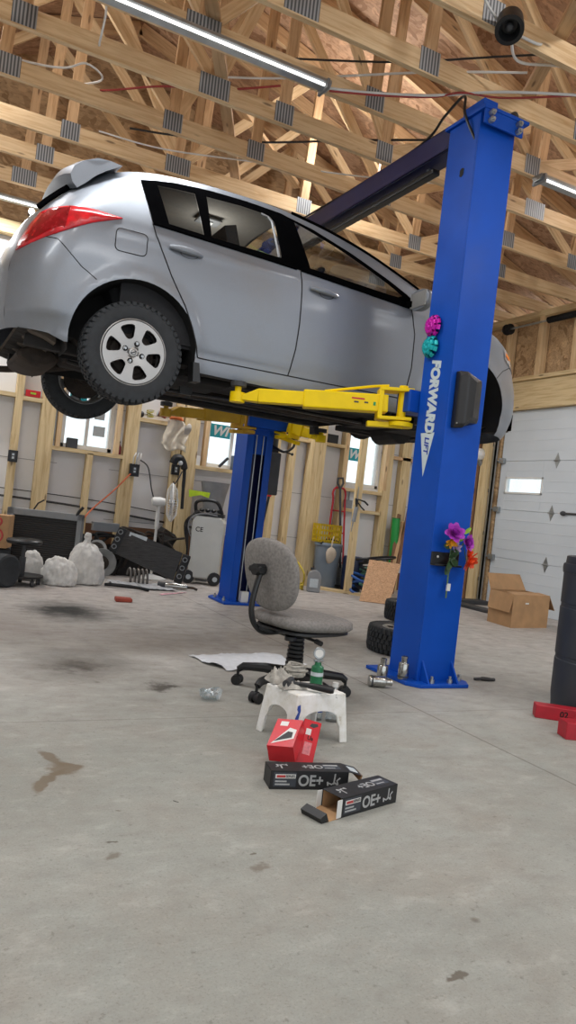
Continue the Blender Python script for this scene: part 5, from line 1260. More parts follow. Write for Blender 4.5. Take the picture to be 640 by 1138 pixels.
m=MB();r=.275;m.lathe([(0,0),(r*.93,0),(r*.97,.012),(r*.985,.06),(r,.10),(r,.30),(r*.985,.305),(r*.985,.325),(r,.33),(r,.60),(r*.985,.605),(r*.985,.625),(r,.63),(r,.80),(r*1.02,.805),(r*1.03,.83),(r*1.02,.855),(r*.98,.86),(r*.97,.90),(r*.92,.905),(r*.90,.89),(0,.89)],(0,0,0),(0,0,1),56);m.build('barrel',M['drum'],dr,smooth=35)
m=MB();m.cyl((-.14,.05,.888),(-.14,.05,.915),.035,n=16);m.cyl((.12,-.05,.888),(.12,-.05,.905),.03,n=16);m.build('bung',M['black'],dr)
m=MB();m.tube(spline([(-.20,-.02,.89),(-.17,-.05,.965),(-.11,-.09,.975),(-.03,-.12,.96)]),[.014]*8+[.02]*8+[.016]*9,8);solo('pump_handle',m.xf(Matrix.Translation((.79,-.70,0))),M['dgrey'],'dark curved handle resting on top of the black drum','handle',(.63,-.75,.905))
M['redwood']=simple('red_painted_steel','#b01c2c',.5,0,.15,14)
def red_beam(label,o,ux,L,D,Hh,txt):
    ux=Vector(ux).normalized();b=thing('red_block',label,'block',o,math.atan2(ux.y,ux.x),'red blocks beside the drum')
    m=MB();m.box(0,L,0,D,0,Hh);bb=m.build('block_body',M['redwood'],b,smooth=0,bevel=.004)
    if txt:text_mesh('lettering',txt,.045,M['black_matte'],b,frame((L*.36,-.0008,Hh*.5),(1,0,0),(0,0,1)),.0003,0,.001)
    return b
red_beam('red block stencilled 02 lying against the foot of the black drum',(.285,-.705,0),(.80,-.58,0),.42,.085,.072,'02')
red_beam('plain red block in front of the stencilled one at the right edge',(.135,-1.06,0),(.92,-.38,0),.42,.10,.085,None)
# ------------------------------------------------------------------ back of the shop: small things along the wall
def solid_box(name,label,cat,x0,x1,y0,y1,z0,z1,mat,group=None,bevel=.004):
    m=MB();m.box(x0,x1,y0,y1,z0,z1);return solo(name,m,mat,label,cat,((x0+x1)/2,(y0+y1)/2,z0),group=group,smooth=0,bevel=bevel)
# outlet boxes with cover plates
def outlet(label,x,z,y=5.13,big=1):
    t=thing('outlet_box',label,'outlet box',(x,y,z),0,'black electric boxes on the studs')
    m=MB();m.box(-.05*big,.05*big,-.03,.02,-.065*big,.065*big);m.build('box_body',M['black'],t,smooth=0,bevel=.004)
    m=MB();m.box(-.025,.025,-.034,-.03,-.04,.04);f_=m.build('face_plate',M['dgrey'],t,smooth=0)
    m=MB();m.box(-.012,.012,-.036,-.034,.006,.03);m.box(-.012,.012,-.036,-.034,-.03,-.006);m.build('socket',M['palegrey'],f_,smooth=0)
outlet('black outlet box on the leftmost stud of the back wall',-1.935,1.235);outlet('black switch box with loose wires on the post right of the first window',-.555,1.25,5.13,1.15);outlet('black outlet box on the slim stud behind the pedestal fan',-.045,1.32)
m=MB();m.box(-.02,.02,5.10,5.13,1.32,1.36)
for k in range(3):
    x=-.58+.03*k;m2=MB();m2.tube(spline([(x,5.11,1.31),(x-.01+.01*k,5.07,1.40),(x+.02,5.09,1.46)]),.006,6);solo('loose_wire',m2,M['white'] if k!=1 else M['palegrey'],'short pale wire sticking up from the switch box, %s of three'%(['leftmost','middle','rightmost'][k]),'wire',(x,5.11,1.31),group='loose wires at the switch box')
lev=thing('spirit_level','red spirit level standing on the rail between the two leftmost posts','level',(-1.79,5.15,1.925));m=MB();m.box(-.08,.08,0,.03,0,.075);m.build('level_body',M['red'],lev,smooth=0,bevel=.004);m=MB();m.box(-.03,.03,-.002,.0,.03,.05);m.build('vial',M['lime'],lev,smooth=0)
solid_box('small_speaker','small dark square box standing on the sill of the first window','box',-1.36,-1.24,5.16,5.25,1.4135,1.53,M['dgrey'])
bt=thing('red_bottle','small dark red bottle on the sill rail right of the first window','bottle',(-.755,5.2,1.413));m=MB();m.lathe([(0,0),(.035,0),(.037,.01),(.037,.09),(.02,.115),(.014,.14),(0,.14)],(0,0,0),(0,0,1),16);m.build('bottle_body',simple('dark_red','#74202a',.4),bt);m=MB();m.cyl((0,0,.14),(0,0,.16),.018,n=12);m.build('bottle_cap',M['black'],bt)
# papers on boards
m=MB();m.box(-1.50,-1.42,5.273,5.2795,1.48,1.95);solo('paper_sheet',m,M['palegrey'],'narrow printed sheet taped to the board left of the first window','paper',(-1.46,5.275,1.48),smooth=0)
# junk on the rail above the fan
m=MB();rnd=random.Random(8);pts=[(-.42+.07*math.cos(i*1.7)*rnd.uniform(.4,1),5.19+.04*math.sin(i*1.7),1.90+.006*i+rnd.uniform(0,.02)) for i in range(16)];m.tube(spline(pts,4),.006,6);solo('wire_coil',m,simple('yellow_wire','#a9a04a',.6,0,.2,10),'loose coil of yellow green wire on the rail above the fan','wire coil',(-.42,5.19,1.893))
m=MB();m.ball((-.53,5.19,1.935),.04,(1,.8,1));solo('pipe_fitting',m,M['black'],'small black round thing at the left end of the rail above the fan','fitting',(-.53,5.19,1.8925))
t=thing('work_torch','dark red hand torch lying on the rail above the fan','torch',(-.29,5.16,1.93));m=MB();m.tube([(-.04,0,.045),(.0,0,.04),(.05,-.03,.0)],[.035,.03,.015],12);m.build('torch_body',simple('torch_red','#8a3a37',.5),t);m=MB();m.cyl((-.045,0,.046),(-.05,0,.047),.03,n=14);m.build('torch_lens',M['palegrey'],t)
cl=thing('hanging_jacket','cream cloth with an orange collar hanging from the rail end','cloth',(-.13,5.08,1.55));m=MB()
def fn(a,b):
    z=.38*(1-a);w_=.10+.05*math.sin(a*3.1)+(.03 if a>.75 else 0);x=(b-.5)*2*w_+.03*math.sin(a*6)+.045*a;return (x,.02*math.sin(b*14+a*5)+.012*noise.noise(Vector((a*6,b*6,1)))-.01,z-.02*math.sin(b*7))
m.grid(fn,20,24);m.build('cloth',simple('cream_cloth','#cfc6b4',.95,0,.12,16,.3),cl,smooth=180,solid=.004)
m=MB();m.tube([(-.08,-.025,.385),(-.02,-.03,.40),(.05,-.03,.395),(.09,-.02,.37)],[.022,.028,.026,.016],8);m.build('orange_collar',simple('orange_cloth','#d0703c',.8,0,.15,20),cl)
m=MB();m.ball((.17,0,.27),.075,(.6,.3,1.1));m.jitter(.03,9,2);m.build('sleeve',simple('grey_sleeve','#a7a39b',.9),cl,smooth=60)
# orange extension cord and dark cable of the switch box, conduit along the wall
M['cord_or']=simple('orange_cord','#b3562c',.6)
m=MB();m.tube(spline([(-.60,5.10,1.20),(-.80,5.0,.98),(-1.05,4.85,.75),(-1.2,4.6,.62)]),.009,6);solo('extension_cord',m,M['cord_or'],'orange extension cord slanting down from the switch box','cord',(-.60,5.10,1.2))
m=MB();m.tube(spline([(-.50,5.10,1.38),(-.40,5.08,1.30),(-.33,5.08,1.05),(-.28,5.08,.92)]),.009,6);solo('power_cord',m,M['dgrey'],'dark cord drooping from the switch box to the fan','cord',(-.5,5.1,1.3))
m=MB();m.tube(spline([(-2.6,5.245,.80),(-1.6,5.243,.77),(-.9,5.247,.73),(-.1,5.243,.66),(.5,5.245,.62)]),.014,6);m.tube(spline([(-2.6,5.25,.88),(-1.6,5.25,.86),(-.7,5.252,.82),(.4,5.25,.72)]),.006,6);solo('wall_cable',m,M['dgrey'],'dark cable running low along the back wall boards','cable',(-2.6,5.245,.8))
# ---- pedestal fan
fn_=thing('pedestal_fan','white pedestal fan turned sideways in front of the back wall','fan',(-.30,4.80,0))
m=MB();m.lathe([(0,.0),(.17,0),(.18,.008),(.12,.03),(.03,.05),(0,.05)],(0,0,0),(0,0,1),28);m.build('base',M['white'],fn_)
m=MB();m.cyl((0,0,.04),(0,0,.62),.016,n=12);m.cyl((0,0,.60),(0,0,.72),.026,n=12);m.cyl((0,0,.70),(0,0,.92),.03,.024,12);m.build('pole',M['white'],fn_)
ax=Vector((.955,-.25,.05)).normalized();hc=Vector((.02,-.02,.91))
m=MB();m.tube([hc-ax*.12,hc-ax*.10,hc-ax*.02,hc+ax*.05],[.02,.05,.055,.04],16);m.build('motor_housing',M['white'],fn_)
u_=ax.cross(Vector((0,0,1))).normalized();v_=ax.cross(u_)
m=MB();gc=hc+ax*.12
for k in range(40):
    q=2*math.pi*k/40;d=u_*math.cos(q)+v_*math.sin(q);m.tube([gc+d*.03-ax*.055,gc+d*.15-ax*.055,gc+d*.22-ax*.015,gc+d*.225,gc+d*.22+ax*.015,gc+d*.15+ax*.06,gc+d*.03+ax*.07],.0025,4)
m.tube([gc+(u_*math.cos(q)+v_*math.sin(q))*.226 for q in [2*math.pi*k/40 for k in range(40)]],.007,6,closed=True)
cage=m.build('cage',M['white'],fn_)
m=MB();m.cyl(gc+ax*.065,gc+ax*.075,.045,n=16);m.build('cage_badge',M['palegrey'],cage)
m=MB()
for k in range(3):
    q0=2*math.pi*k/3
    P=[]
    for (rr_,da,tw) in ((.03,-.3,-.02),(.19,-.35,-.025),(.20,.1,0),(.17,.5,.025),(.03,.4,.02)):
        d=u_*math.cos(q0+da)+v_*math.sin(q0+da);P.append(gc+d*rr_+ax*tw)
    m.add(P,[(0,1,2,3,4)])
m.cyl(gc-ax*.03,gc+ax*.03,.035,n=14);m.build('blades',simple('blade_plastic','#c9ccd0',.4),fn_)
# ---- condenser, bags, rolling stool at far left
r_=thing('condenser_coil','large grey framed condenser coil standing behind the white sacks','condenser',(-1.62,4.33,0),math.atan2(-.449,.893))
def coil_mat():
    t=NT('condenser_fins');v=t.coord('Object',(1,1,1));b=t.new('ShaderNodeTexWave',wave_type='BANDS',bands_direction='Z');b.inputs['Scale'].default_value=14;t.link(v,b.inputs['Vector']);n=t.noise(v,60,3)
    c=t.ramp(b.outputs['Fac'],[(.3,g(.008)),(.8,g(.05))]);c=t.mix(c,g(.02),n);t.set(Base_Color=c,Roughness=.7);t.bump(b.outputs['Fac'],.5,.01);return t.mat
M['coil']=coil_mat();M['greyframe']=simple('grey_frame','#8b8e90',.5,.4,.1,10)
m=MB();m.box(-.36,.36,-.02,.02,.06,.64);m.build('coil_core',M['coil'],r_,smooth=0)
m=MB();m.box(-.40,-.33,-.05,.05,.0,.69);m.box(.33,.38,-.05,.05,.0,.69);m.box(-.40,.38,-.05,.05,.62,.69);m.box(-.40,.38,-.04,.04,.02,.08);m.build('frame',M['greyframe'],r_,smooth=0,bevel=.006)
m=MB();m.tube([(.31,-.03,.66),(.34,-.05,.72),(.38,-.05,.77)],.016,8);m.build('pipe_stub',M['black'],r_);m=MB();m.tube([(-.15,0,.68),(-.10,-.02,.76),(-.04,-.02,.80)],.008,6);m.build('thin_pipe',M['black'],r_)
def sack(label,loc,w_,d_,h_,neck,seed):
    t=thing('sand_sack',label,'sack',loc,0,'white woven sacks on the floor');m=MB();n=28
    P=[]
    for z,k in ((0,.86),(.04,1.0),(.25,1.03),(.55,.95),(.8,.78),(.95,.45),(1.0,.16)):P.append((z*h_,k))
    if neck:P+=[(h_*1.10,.13),(h_*1.18,.22),(h_*1.26,.10)]
    else:P+=[(h_*1.03,.02)]
    for z,k in P:
        for i in range(n):
            a=2*math.pi*i/n;ca,sa=math.cos(a),math.sin(a);ex=.75;x=w_/2*k*abs(ca)**ex*(1 if ca>0 else -1);y=d_/2*k*abs(sa)**ex*(1 if sa>0 else -1)
            w2=1+.10*noise.noise(Vector((x*9,y*9,z*9+seed)))+(.12*math.sin(a*7+seed) if k<.5 else 0);m.v.append((x*w2,y*w2,max(0,z+(.02*noise.noise(Vector((x*12,y*12,seed))) if z>0 else 0))))
    for r2 in range(len(P)-1):
        for i in range(n):m.f.append((r2*n+i,r2*n+(i+1)%n,(r2+1)*n+(i+1)%n,(r2+1)*n+i));m.m.append(0);m.uv.append(None)
    m.f.append(tuple(range(n-1,-1,-1)));m.f.append(tuple((len(P)-1)*n+i for i in range(n)));m.m+=[0,0];m.uv+=[None,None]
    o=m.build('sack_body',M['sackm'],t,smooth=60);md=o.modifiers.new('S','SUBSURF');md.levels=1;md.render_levels=2
    tex=bpy.data.textures.new('wrinkle','CLOUDS');tex.noise_scale=.05;md=o.modifiers.new('D','DISPLACE');md.texture=tex;md.strength=.05
    t.rotation_euler=(0,0,-.45);return t
M['sackm']=simple('woven_sack','#d6d4cf',.85,0,.1,26,.4)
sack('white sack squat and untied, between the other two sacks',(-1.53,3.78,0),.34,.26,.27,False,1);sack('tall white sack with a tied neck, right of the others',(-1.25,3.97,0),.38,.28,.42,True,2);sack('small white sack behind the rolling stool, leftmost of the sacks',(-1.76,4.03,0),.24,.2,.29,False,3)
rs=thing('rolling_stool','low black mechanic stool on casters beside the white sacks','stool',(-1.90,3.66,0))
m=MB();m.lathe([(0,.385),(.15,.385),(.165,.40),(.165,.415),(.15,.43),(0,.435)],(0,0,0),(0,0,1),32);m.build('seat',M['black'],rs)
m=MB();m.cyl((0,0,.08),(0,0,.26),.03,n=14);m.cyl((0,0,.25),(0,0,.39),.018,n=12);m.build('column',M['dgrey'],rs)
m=MB();m.lathe([(0,.07),(.17,.07),(.20,.075),(.205,.095),(.195,.095),(.17,.085),(0,.085)],(0,0,0),(0,0,1),36);tr_=m.build('tool_tray',M['black'],rs)
for k in range(5):
    a=R(72*k-60);m=MB();c=Vector((.17*math.cos(a),.17*math.sin(a),.03));m.cyl(c-Vector((.016,0,0)),c+Vector((.016,0,0)),.03,n=16);m.cyl(c,c+Vector((0,0,.045)),.01,n=8);m.build('caster',M['dgrey'],rs)
cb=thing('parts_carton','small brown carton with red ring print at the left edge of the picture','box',(-2.15,4.12,.0));m=MB();m.box(-.17,.17,-.12,.12,.30,.60);m.box(-.2,.2,-.14,.14,0,.295);
m=MB();m.box(-.17,.17,-.12,.12,.30,.62);c_=m.build('carton',M['card'],cb,smooth=0,bevel=.004)
for (x,z,r2) in ((.05,.42,.07),(.06,.555,.04)):
    m=MB();m.tube([(x+r2*math.cos(q),-.121,z+r2*math.sin(q)) for q in [2*math.pi*k/24 for k in range(24)]],.010,5,closed=True);m.build('printed_ring',M['redink'],c_)
cb.rotation_euler=(0,0,-.3)
solid_box('tool_case','black case under the ringed carton at the left edge','case',-2.40,-1.97,4.02,4.28,0,.298,M['black'],None,.02)
m=MB();m.lathe([(.0,-.04),(.05,-.04),(.13,-.06),(.15,-.05),(.15,.05),(.13,.06),(.05,.04),(0,.04)],(-2.08,3.42,.15),(.6,-.75,0),28);solo('trolley_wheel',m,M['rubber'],'small fat black wheel standing at the left edge of the picture','wheel',(-2.08,3.42,0))
# ---- heap of car parts
def disc_(label,c,r2,axis):
    t=thing('brake_disc',label,'brake disc',c,0,None,True);m=MB();m.lathe([(.045,-.012),(r2,-.012),(r2,.012),(.045,.012),(.045,-.012)],c,axis,36);m.build('rotor',M['steel'],t,smooth=30);m=MB();m.lathe([(.02,-.05),(.06,-.05),(.075,-.045),(.08,-.012),(.02,-.012)],c,axis,28);h_=m.build('hat',M['rust'],t)
    a=Vector(axis).normalized();u1=a.orthogonal().normalized();u2=a.cross(u1)
    for k in range(5):
        m=MB();q=2*math.pi*k/5;p_=Vector(c)+(u1*math.cos(q)+u2*math.sin(q))*.045;m.cyl(p_-a*.05,p_-a*.053,.008,n=10);m.build('stud_hole',M['black_matte'],h_)
disc_('shiny brake disc standing upright right of the tall sack',(-.93,4.62,.165),.16,(.45,.88,.12))
disc_('second brake disc lying lower in front of the black radiator pile',(-.98,4.72,.30),.11,(.45,.88,-.3))
m=MB();rnd=random.Random(12)
t=thing('scrap_engine','dark heap of greasy engine parts behind the sacks','engine parts',(-.95,4.98,0),0,None,True)
for k in range(9):
    x,y,z=rnd.uniform(-1.2,-.72),rnd.uniform(4.85,5.05),rnd.uniform(.08,.40);s=rnd.uniform(.05,.11);i0=len(m.v);m.box(-s,s,-s*.7,s*.7,-s*.6,s*.6);m.xf(Matrix.Translation((x,y,z))@Matrix.Rotation(rnd.uniform(0,3),4,(rnd.random(),rnd.random(),1)),i0)
m.box(-1.25,-.70,4.86,5.10,0,.20);m.build('block',M['under'],t,smooth=0,bevel=.01)
m=MB()
for k in range(7):
    x=rnd.uniform(-1.2,-.7);m.tube(spline([(x,4.82,.05),(x+.06,4.80,.25),(x+rnd.uniform(-.1,.15),4.84,rnd.uniform(.35,.52)),(x+.2,4.9,.45)]),.016,6)
m.build('pipe',M['liner'],t)
m=MB();m.box(-1.02,-.72,4.88,4.96,.50,.585);m.box(-1.02,-.72,4.86,4.98,.58,.60);m.build('grey_bracket',M['greyframe'],t,smooth=0)
t=thing('scrap_pile','dark greasy heap of old parts behind the tilted black radiator','scrap metal',(-.35,4.95,0),0,None,True)
m=MB();rnd=random.Random(31)
for k in range(12):
    x,y,z=rnd.uniform(-.68,.02),rnd.uniform(4.88,5.05),rnd.uniform(.08,.50);s=rnd.uniform(.06,.12);i0=len(m.v);m.box(-s,s,-s*.5,s*.5,-s*.6,s*.6);m.xf(Matrix.Translation((x,y,z))@Matrix.Rotation(rnd.uniform(0,3),4,(rnd.random(),rnd.random(),1)),i0)
m.box(-.68,.0,4.92,5.08,0,.36);m.build('block',M['under'],t,smooth=0,bevel=.012)
m=MB()
for k in range(8):
    x=rnd.uniform(-.65,-.1);m.tube(spline([(x,4.85,.1),(x+.05,4.83,.35),(x+rnd.uniform(-.1,.15),4.86,rnd.uniform(.45,.58)),(x+.2,4.9,.5)]),.014,6)
m.build('pipe',M['rust'],t)
# black radiator leaning
A,B_,C_,D_=Vector((-.78,4.45,.58)),Vector((-.12,4.13,.36)),Vector((-.22,4.06,.06)),Vector((-.88,4.42,.31))
rd_=thing('car_radiator','black car radiator tilted on its corner behind the fan pole','radiator',((A+B_+C_+D_)/4).xy.to_3d(),0,None,True)
nn_=(B_-A).cross(D_-A).normalized()*.05
m=MB();q=[A+(B_-A)*.05,A+(B_-A)*.93,D_+(C_-D_)*.93,D_+(C_-D_)*.05];m.add(q+[p_+nn_*.8 for p_ in q],[(0,1,2,3),(7,6,5,4),(0,4,5,1),(1,5,6,2),(2,6,7,3),(3,7,4,0)])
def fin_mat():
    t=NT('radiator_fins');v=t.coord('Object',(8,8,90));n=t.noise(v,1.5,4);c=t.ramp(n,[(.3,g(.010)),(.7,g(.035))]);t.set(Base_Color=c,Roughness=.45);t.bump(n,.4,.01);return t.mat
M['fins']=fin_mat();m.build('core',M['fins'],rd_,smooth=0)
for (p,q2) in ((A,D_),(B_,C_)):
    m=MB();m.beam(p+nn_*.5,q2+nn_*.5,.09,.07,nn_);tk_=m.build('end_tank',M['black'],rd_,smooth=0,bevel=.012)
    for f_ in (.2,.5,.8):
        m=MB();c=p+(q2-p)*f_+nn_*.3;m.lathe([(.02,-.006),(.028,-.006),(.028,.006),(.02,.006),(.02,-.006)],c-nn_*1.1,nn_,14);m.build('clip',M['greyframe'],tk_)
m=MB();c1=A+(B_-A)*.12+(D_-A)*.12-nn_*.02;c2=A+(B_-A)*.38+(D_-A)*.05-nn_*.02;m.beam(c1,c2,.045,.004,nn_);m.build('paper_label',M['palegrey'],rd_,smooth=0)
for k,(x,y,lb) in enumerate(((-.72,4.26,'rusty coil spring lying under the black radiator'),)):
    m=MB();m.tube([(x+.0065*a,y-.0032*a+.075*math.cos(a)*.45,.085+.075*math.sin(a)) for a in [i*math.pi/8 for i in range(0,76)]],.013,6);solo('coil_spring',m,simple('spring_steel','#77736e',.5,.6,.2,20),lb,'spring',(x,y,0))
# plastic sheet, wiper, paper, cylinders, red lump
m=MB()
def fn(a,b):
    x=-.95+.62*a;y=4.02-.10*a+(b-.5)*.5*(1-.5*abs(a-.5))
    return (x,y,.006+.035*abs(noise.noise(Vector((x*5,y*6,1))))+.02*abs(noise.noise(Vector((x*14,y*14,2)))))
m.grid(fn,34,22);solo('plastic_sheet',m,simple('milky_plastic','#b7b8ba',.3,0,.2,12),'crumpled milky plastic sheet on the floor under the fan','plastic sheet',(-.65,4.0,0),smooth=60)
m=MB();m.tube(spline([(-1.05,3.86,.02),(-.92,3.72,.035),(-.78,3.65,.03),(-.66,3.62,.015)]),.018,6);solo('rubber_strip',m,M['black'],'black rubber strip in front of the crumpled plastic sheet','strip',(-.85,3.7,0))
m=MB();m.grid(lambda a,b:(-.60+.36*a,3.38+.30*a+.10*b-.08*a*b,.004+.012*abs(noise.noise(Vector((a*5,b*5,3))))),14,8);solo('pink_paper',m,simple('pink_print','#d8a3ae',.7,0,.35,18),'pink and white printed paper on the floor near the far column','paper',(-.42,3.6,0),smooth=180)
t=thing('air_tool','steel cylinder tool lying on the floor left of the far column','tool',(-.27,3.93,0),-.45);m=MB();m.lathe([(0,-.12),(.028,-.12),(.034,-.10),(.034,.0),(.028,.02),(.028,.10),(.02,.12),(0,.12)],(0,0,.034),(1,0,0),18);m.build('tool_body',M['chrome'],t);m=MB();m.tube([(.12,0,.034),(.18,.03,.03),(.22,.0,.02)],.014,8);m.build('tool_tail',M['rust'],t);m=MB();m.cyl((-.12,0,.034),(-.20,0,.034),.03,n=14);m.build('tool_cap',M['dgrey'],t)
m=MB();m.box(-.075,.075,-.04,.04,0,.04);m.jitter(.012,14,1);m.xf(Matrix.Translation((-1.115,2.86,.0)));[m.v.__setitem__(i,(v[0],v[1],max(0,v[2]))) for i,v in enumerate(m.v)];solo('red_brick',m,simple('brick_red','#a04838',.8),'small red brick piece alone on the floor behind the oil stains','brick',(-1.115,2.86,0),smooth=0,bevel=.01)
# ---- refrigerant machine
M['machine']=simple('machine_white','#c6c8c2',.4,0,.05,6)
mc=thing('service_machine','pale wheeled service machine marked CE, left of the far column','machine',(.27,4.58,0),math.atan2(-.449,.893))
m=MB();m.prism([(-.18,.07),(.18,.07),(.19,.74),(.15,.80),(-.15,.80),(-.19,.74)],(0,-.13,0),(1,0,0),(0,0,1),-.26);bd=m.build('cabinet',M['machine'],mc,smooth=0,bevel=.02,bseg=3)
text_mesh('lettering','CE',.075,M['black_matte'],bd,frame((-.095,-.1312,.64),(1,0,0),(0,0,1)),.0004,0,.001)
for x in (-.17,.14):
    m=MB();m.lathe([(0,-.02),(.05,-.02),(.075,-.018),(.08,0),(.075,.018),(.05,.02),(0,.02)],(x,-.13,.08),(.35,-1,0),22);w_=m.build('cart_wheel',M['black'],mc);m=MB();m.cyl((x+.01,-.155,.08),(x+.012,-.16,.08),.03,n=12);m.build('hub',M['palegrey'],w_)
m=MB();m.box(-.17,.17,-.11,.11,.80,.84);m.tube(spline([(-.16,-.05,.82),(-.17,-.08,.95),(-.05,-.1,.99),(.08,-.1,.97),(.15,-.08,.84)]),.020,8)
for k in range(4):m.ball((-.10+.07*k,-.06,.87),.03,(1,1,.8),10)
m.build('top_console',M['black'],mc,smooth=40)
m=MB();
for k in range(3):m.tube(spline([(-.15+.02*k,-.1,.86),(-.23-.02*k,-.12,.70),(-.21,-.12,.35),(-.26-.02*k,-.08,.12)]),.011,6)
m.build('service_hose',M['black'],mc)
m=MB();m.tube(spline([(-.19,-.12,.55),(-.23,-.13,.68),(-.18,-.13,.79),(-.05,-.13,.83),(.1,-.13,.82)]),.008,6);m.build('grey_hose',M['grey'],mc)
tb=thing('grey_tub','grey plastic funnel tub behind the service machine','tub',(.42,4.92,.0));m=MB();m.lathe([(0,.86),(.10,.86),(.13,1.10),(.17,1.22),(.18,1.22),(.15,1.08),(.12,.88)],(0,0,0),(0,0,1),24);m.lathe([(0,0),(.12,0),(.12,.86),(0,.86)],(0,0,0),(0,0,1),20);m.build('tub_body',M['grey'],tb)
solo('lime_strap',MB().prism([(0,0),(.25,-.01),(.24,-.075),(.14,-.05),(.01,-.085)],(-.035,4.56,1.09),(.893,-.449,0),(0,0,1),.01),simple('lime_plastic','#b9d81e',.5),'bright lime band over the service machine','strap',(0,4.5,1.04),smooth=0)
t=thing('heat_gun','black nozzle tool hanging on the post above the service machine','tool',(-.04,4.95,1.2),0);m=MB();m.tube(spline([(-.10,0,.18),(-.07,-.01,.25),(.0,-.01,.24),(.05,-.01,.12),(.06,-.01,-.10),(.07,-.02,-.35)]),[.05]*8+[.05]*8+[.045]*8+[.022]*8+[.02]*9,10);m.build('tool_body',M['black'],t);m=MB();m.ball((-.02,-.045,.20),.03,(1,.5,1));m.build('trigger_ring',M['palegrey'],t);m=MB();m.tube(spline([(.02,-.02,.10),(-.03,-.05,.0),(-.07,-.05,-.06),(-.08,-.04,-.03)]),.008,6);m.build('cord',M['black'],t)
solid_box('white_card','small white card on the sill left of the middle window','card',.20,.28,5.17,5.2,1.4135,1.53,M['white'])
solid_box('blue_grey_box','dark blue grey box on the sill of the middle window, beside the column','box',.72,.84,5.15,5.25,1.4135,1.60,simple('slate_box','#4a5468',.6))
m=MB();m.beam((.52,5.13,1.43),(.62,5.11,1.55),.08,.03);solo('hand_scraper',m,M['dgrey'],'dark angular tool propped on the sill of the middle window','tool',(.57,5.12,1.41),smooth=0)
# red handled bars behind the far column
t=thing('bolt_cutter','red and black long bolt cutter leaning behind the far column','bolt cutter',(.95,4.55,0),0,None,True)
m=MB();m.tube([(1.02,4.50,1.42),(1.0,4.50,1.40),(.97,4.50,1.12)],.026,8);m.tube([(.84,4.56,1.15),(.86,4.55,.85)],.024,8);m.build('red_handle',M['red'],t)
m=MB();m.tube([(.97,4.50,1.14),(.93,4.53,.75),(.90,4.55,.35),(.92,4.55,.02)],.016,8);m.tube([(.86,4.55,.87),(.90,4.54,.6),(.93,4.54,.4)],.016,8);m.ball((.92,4.54,.5),.04);m.build('black_shank',M['black'],t)
m=MB()
for k in range(4):m.tube(spline([(.93+.1*math.cos(a),4.35+.06*math.sin(a),.05+.05*k+.02*math.sin(a*2)) for a in [2*math.pi*i/10 for i in range(11)]]),.013,6)
solo('air_hose_coil',m,simple('yellow_hose','#cbb52c',.6,0,.2,10),'coiled yellow air hose behind the far column','hose',(.93,4.35,0))
# ---- bins and tools right of the chair
bn=thing('rubbish_bin','blue grey plastic bin against the thick middle post','bin',(2.09,4.87,0));m=MB();m.lathe([(0,0),(.135,0),(.14,.01),(.175,.57),(.19,.575),(.19,.60),(.175,.61),(.168,.60),(.13,.02),(0,.02)],(0,0,0),(0,0,1),32);m.build('bin_body',simple('bin_grey','#76828e',.55,0,.08,6),bn)
m=MB();m.tube(spline([(-.17,-.10,.60),(-.05,-.05,.66),(.10,-.08,.64),(.18,-.02,.60),(.22,.02,.50)]),.012,6);solo('strap_cable',m.xf(Matrix.Translation((2.09,4.87,0))),M['black'],'black cable lying over the rim of the blue grey bin','cable',(2.09,4.87,.61))
m=MB();m.ball((0,0,0),.08,(1,.5,1.35));m.jitter(.02,9,3);m.tube([(0,0,.10),(.02,.02,.2),(.05,.05,.24)],.008,6);o=solo('cloth_bag',m.xf(Matrix.Translation((2.0,4.63,.47))),simple('beige_bag','#bcae9c',.9),'small beige bag hanging in front of the blue grey bin','bag',(2.0,4.63,.37))
jg=thing('oil_jug','grey plastic jug on the floor in front of the blue grey bin','jug',(1.68,4.42,0),-.45);m=MB();m.prism([(-.08,0),(.08,0),(.085,.02),(.085,.20),(.06,.25),(.02,.275),(-.03,.275),(-.07,.25),(-.085,.20),(-.085,.02)],(0,-.05,0),(1,0,0),(0,0,1),-.10);m.build('jug_body',M['grey'],jg,smooth=0,bevel=.015,bseg=3);m=MB();m.cyl((-.035,0,.27),(-.035,0,.305),.022,n=12);m.build('jug_cap',M['dgrey'],jg);m=MB();m.box(-.055,.05,-.0525,-.05,.06,.17);m.build('jug_label',M['palegrey'],jg,smooth=0)
m=MB()
for k in range(3):m.tube(spline([(1.50+.13*math.cos(a),4.62+.10*math.sin(a),.02+.025*k+.015*math.sin(a*3+k)) for a in [2*math.pi*i/12 for i in range(13)]]),.012,6)
m.tube(spline([(1.62,4.60,.02),(1.60,4.55,.2),(1.55,4.66,.34)]),.012,6);solo('yellow_rope',m,simple('yellow_rope','#c9b243',.8,0,.2,20),'yellow rope coil on the floor left of the grey jug','rope',(1.5,4.62,0))
cr=thing('milk_crate','yellow plastic crate sitting on top of the blue grey bin','crate',(2.06,4.89,.0));m=MB()
for z in (.62,.69,.76,.83):
    m.box(-.16,.16,-.11,-.10,z,z+.025);m.box(-.16,.16,.10,.11,z,z+.025);m.box(-.16,-.15,-.11,.11,z,z+.025);m.box(.15,.16,-.11,.11,z,z+.025)
for k in range(9):
    x=-.155+.0385*k;m.box(x-.006,x+.006,-.11,-.10,.62,.855);m.box(x-.006,x+.006,.10,.11,.62,.855)
for k in range(6):
    y=-.1+.04*k;m.box(-.16,-.15,y-.006,y+.006,.62,.855);m.box(.15,.16,y-.006,y+.006,.62,.855)
m.box(-.16,.16,-.11,.11,.615,.622);m.build('crate_body',simple('crate_yellow','#d9b814',.5,0,.1,8),cr,smooth=0)
ht=thing('hand_truck','red tubular hand truck leaning on the back wall beside the third window','hand truck',(2.29,5.06,0),0,None,True)
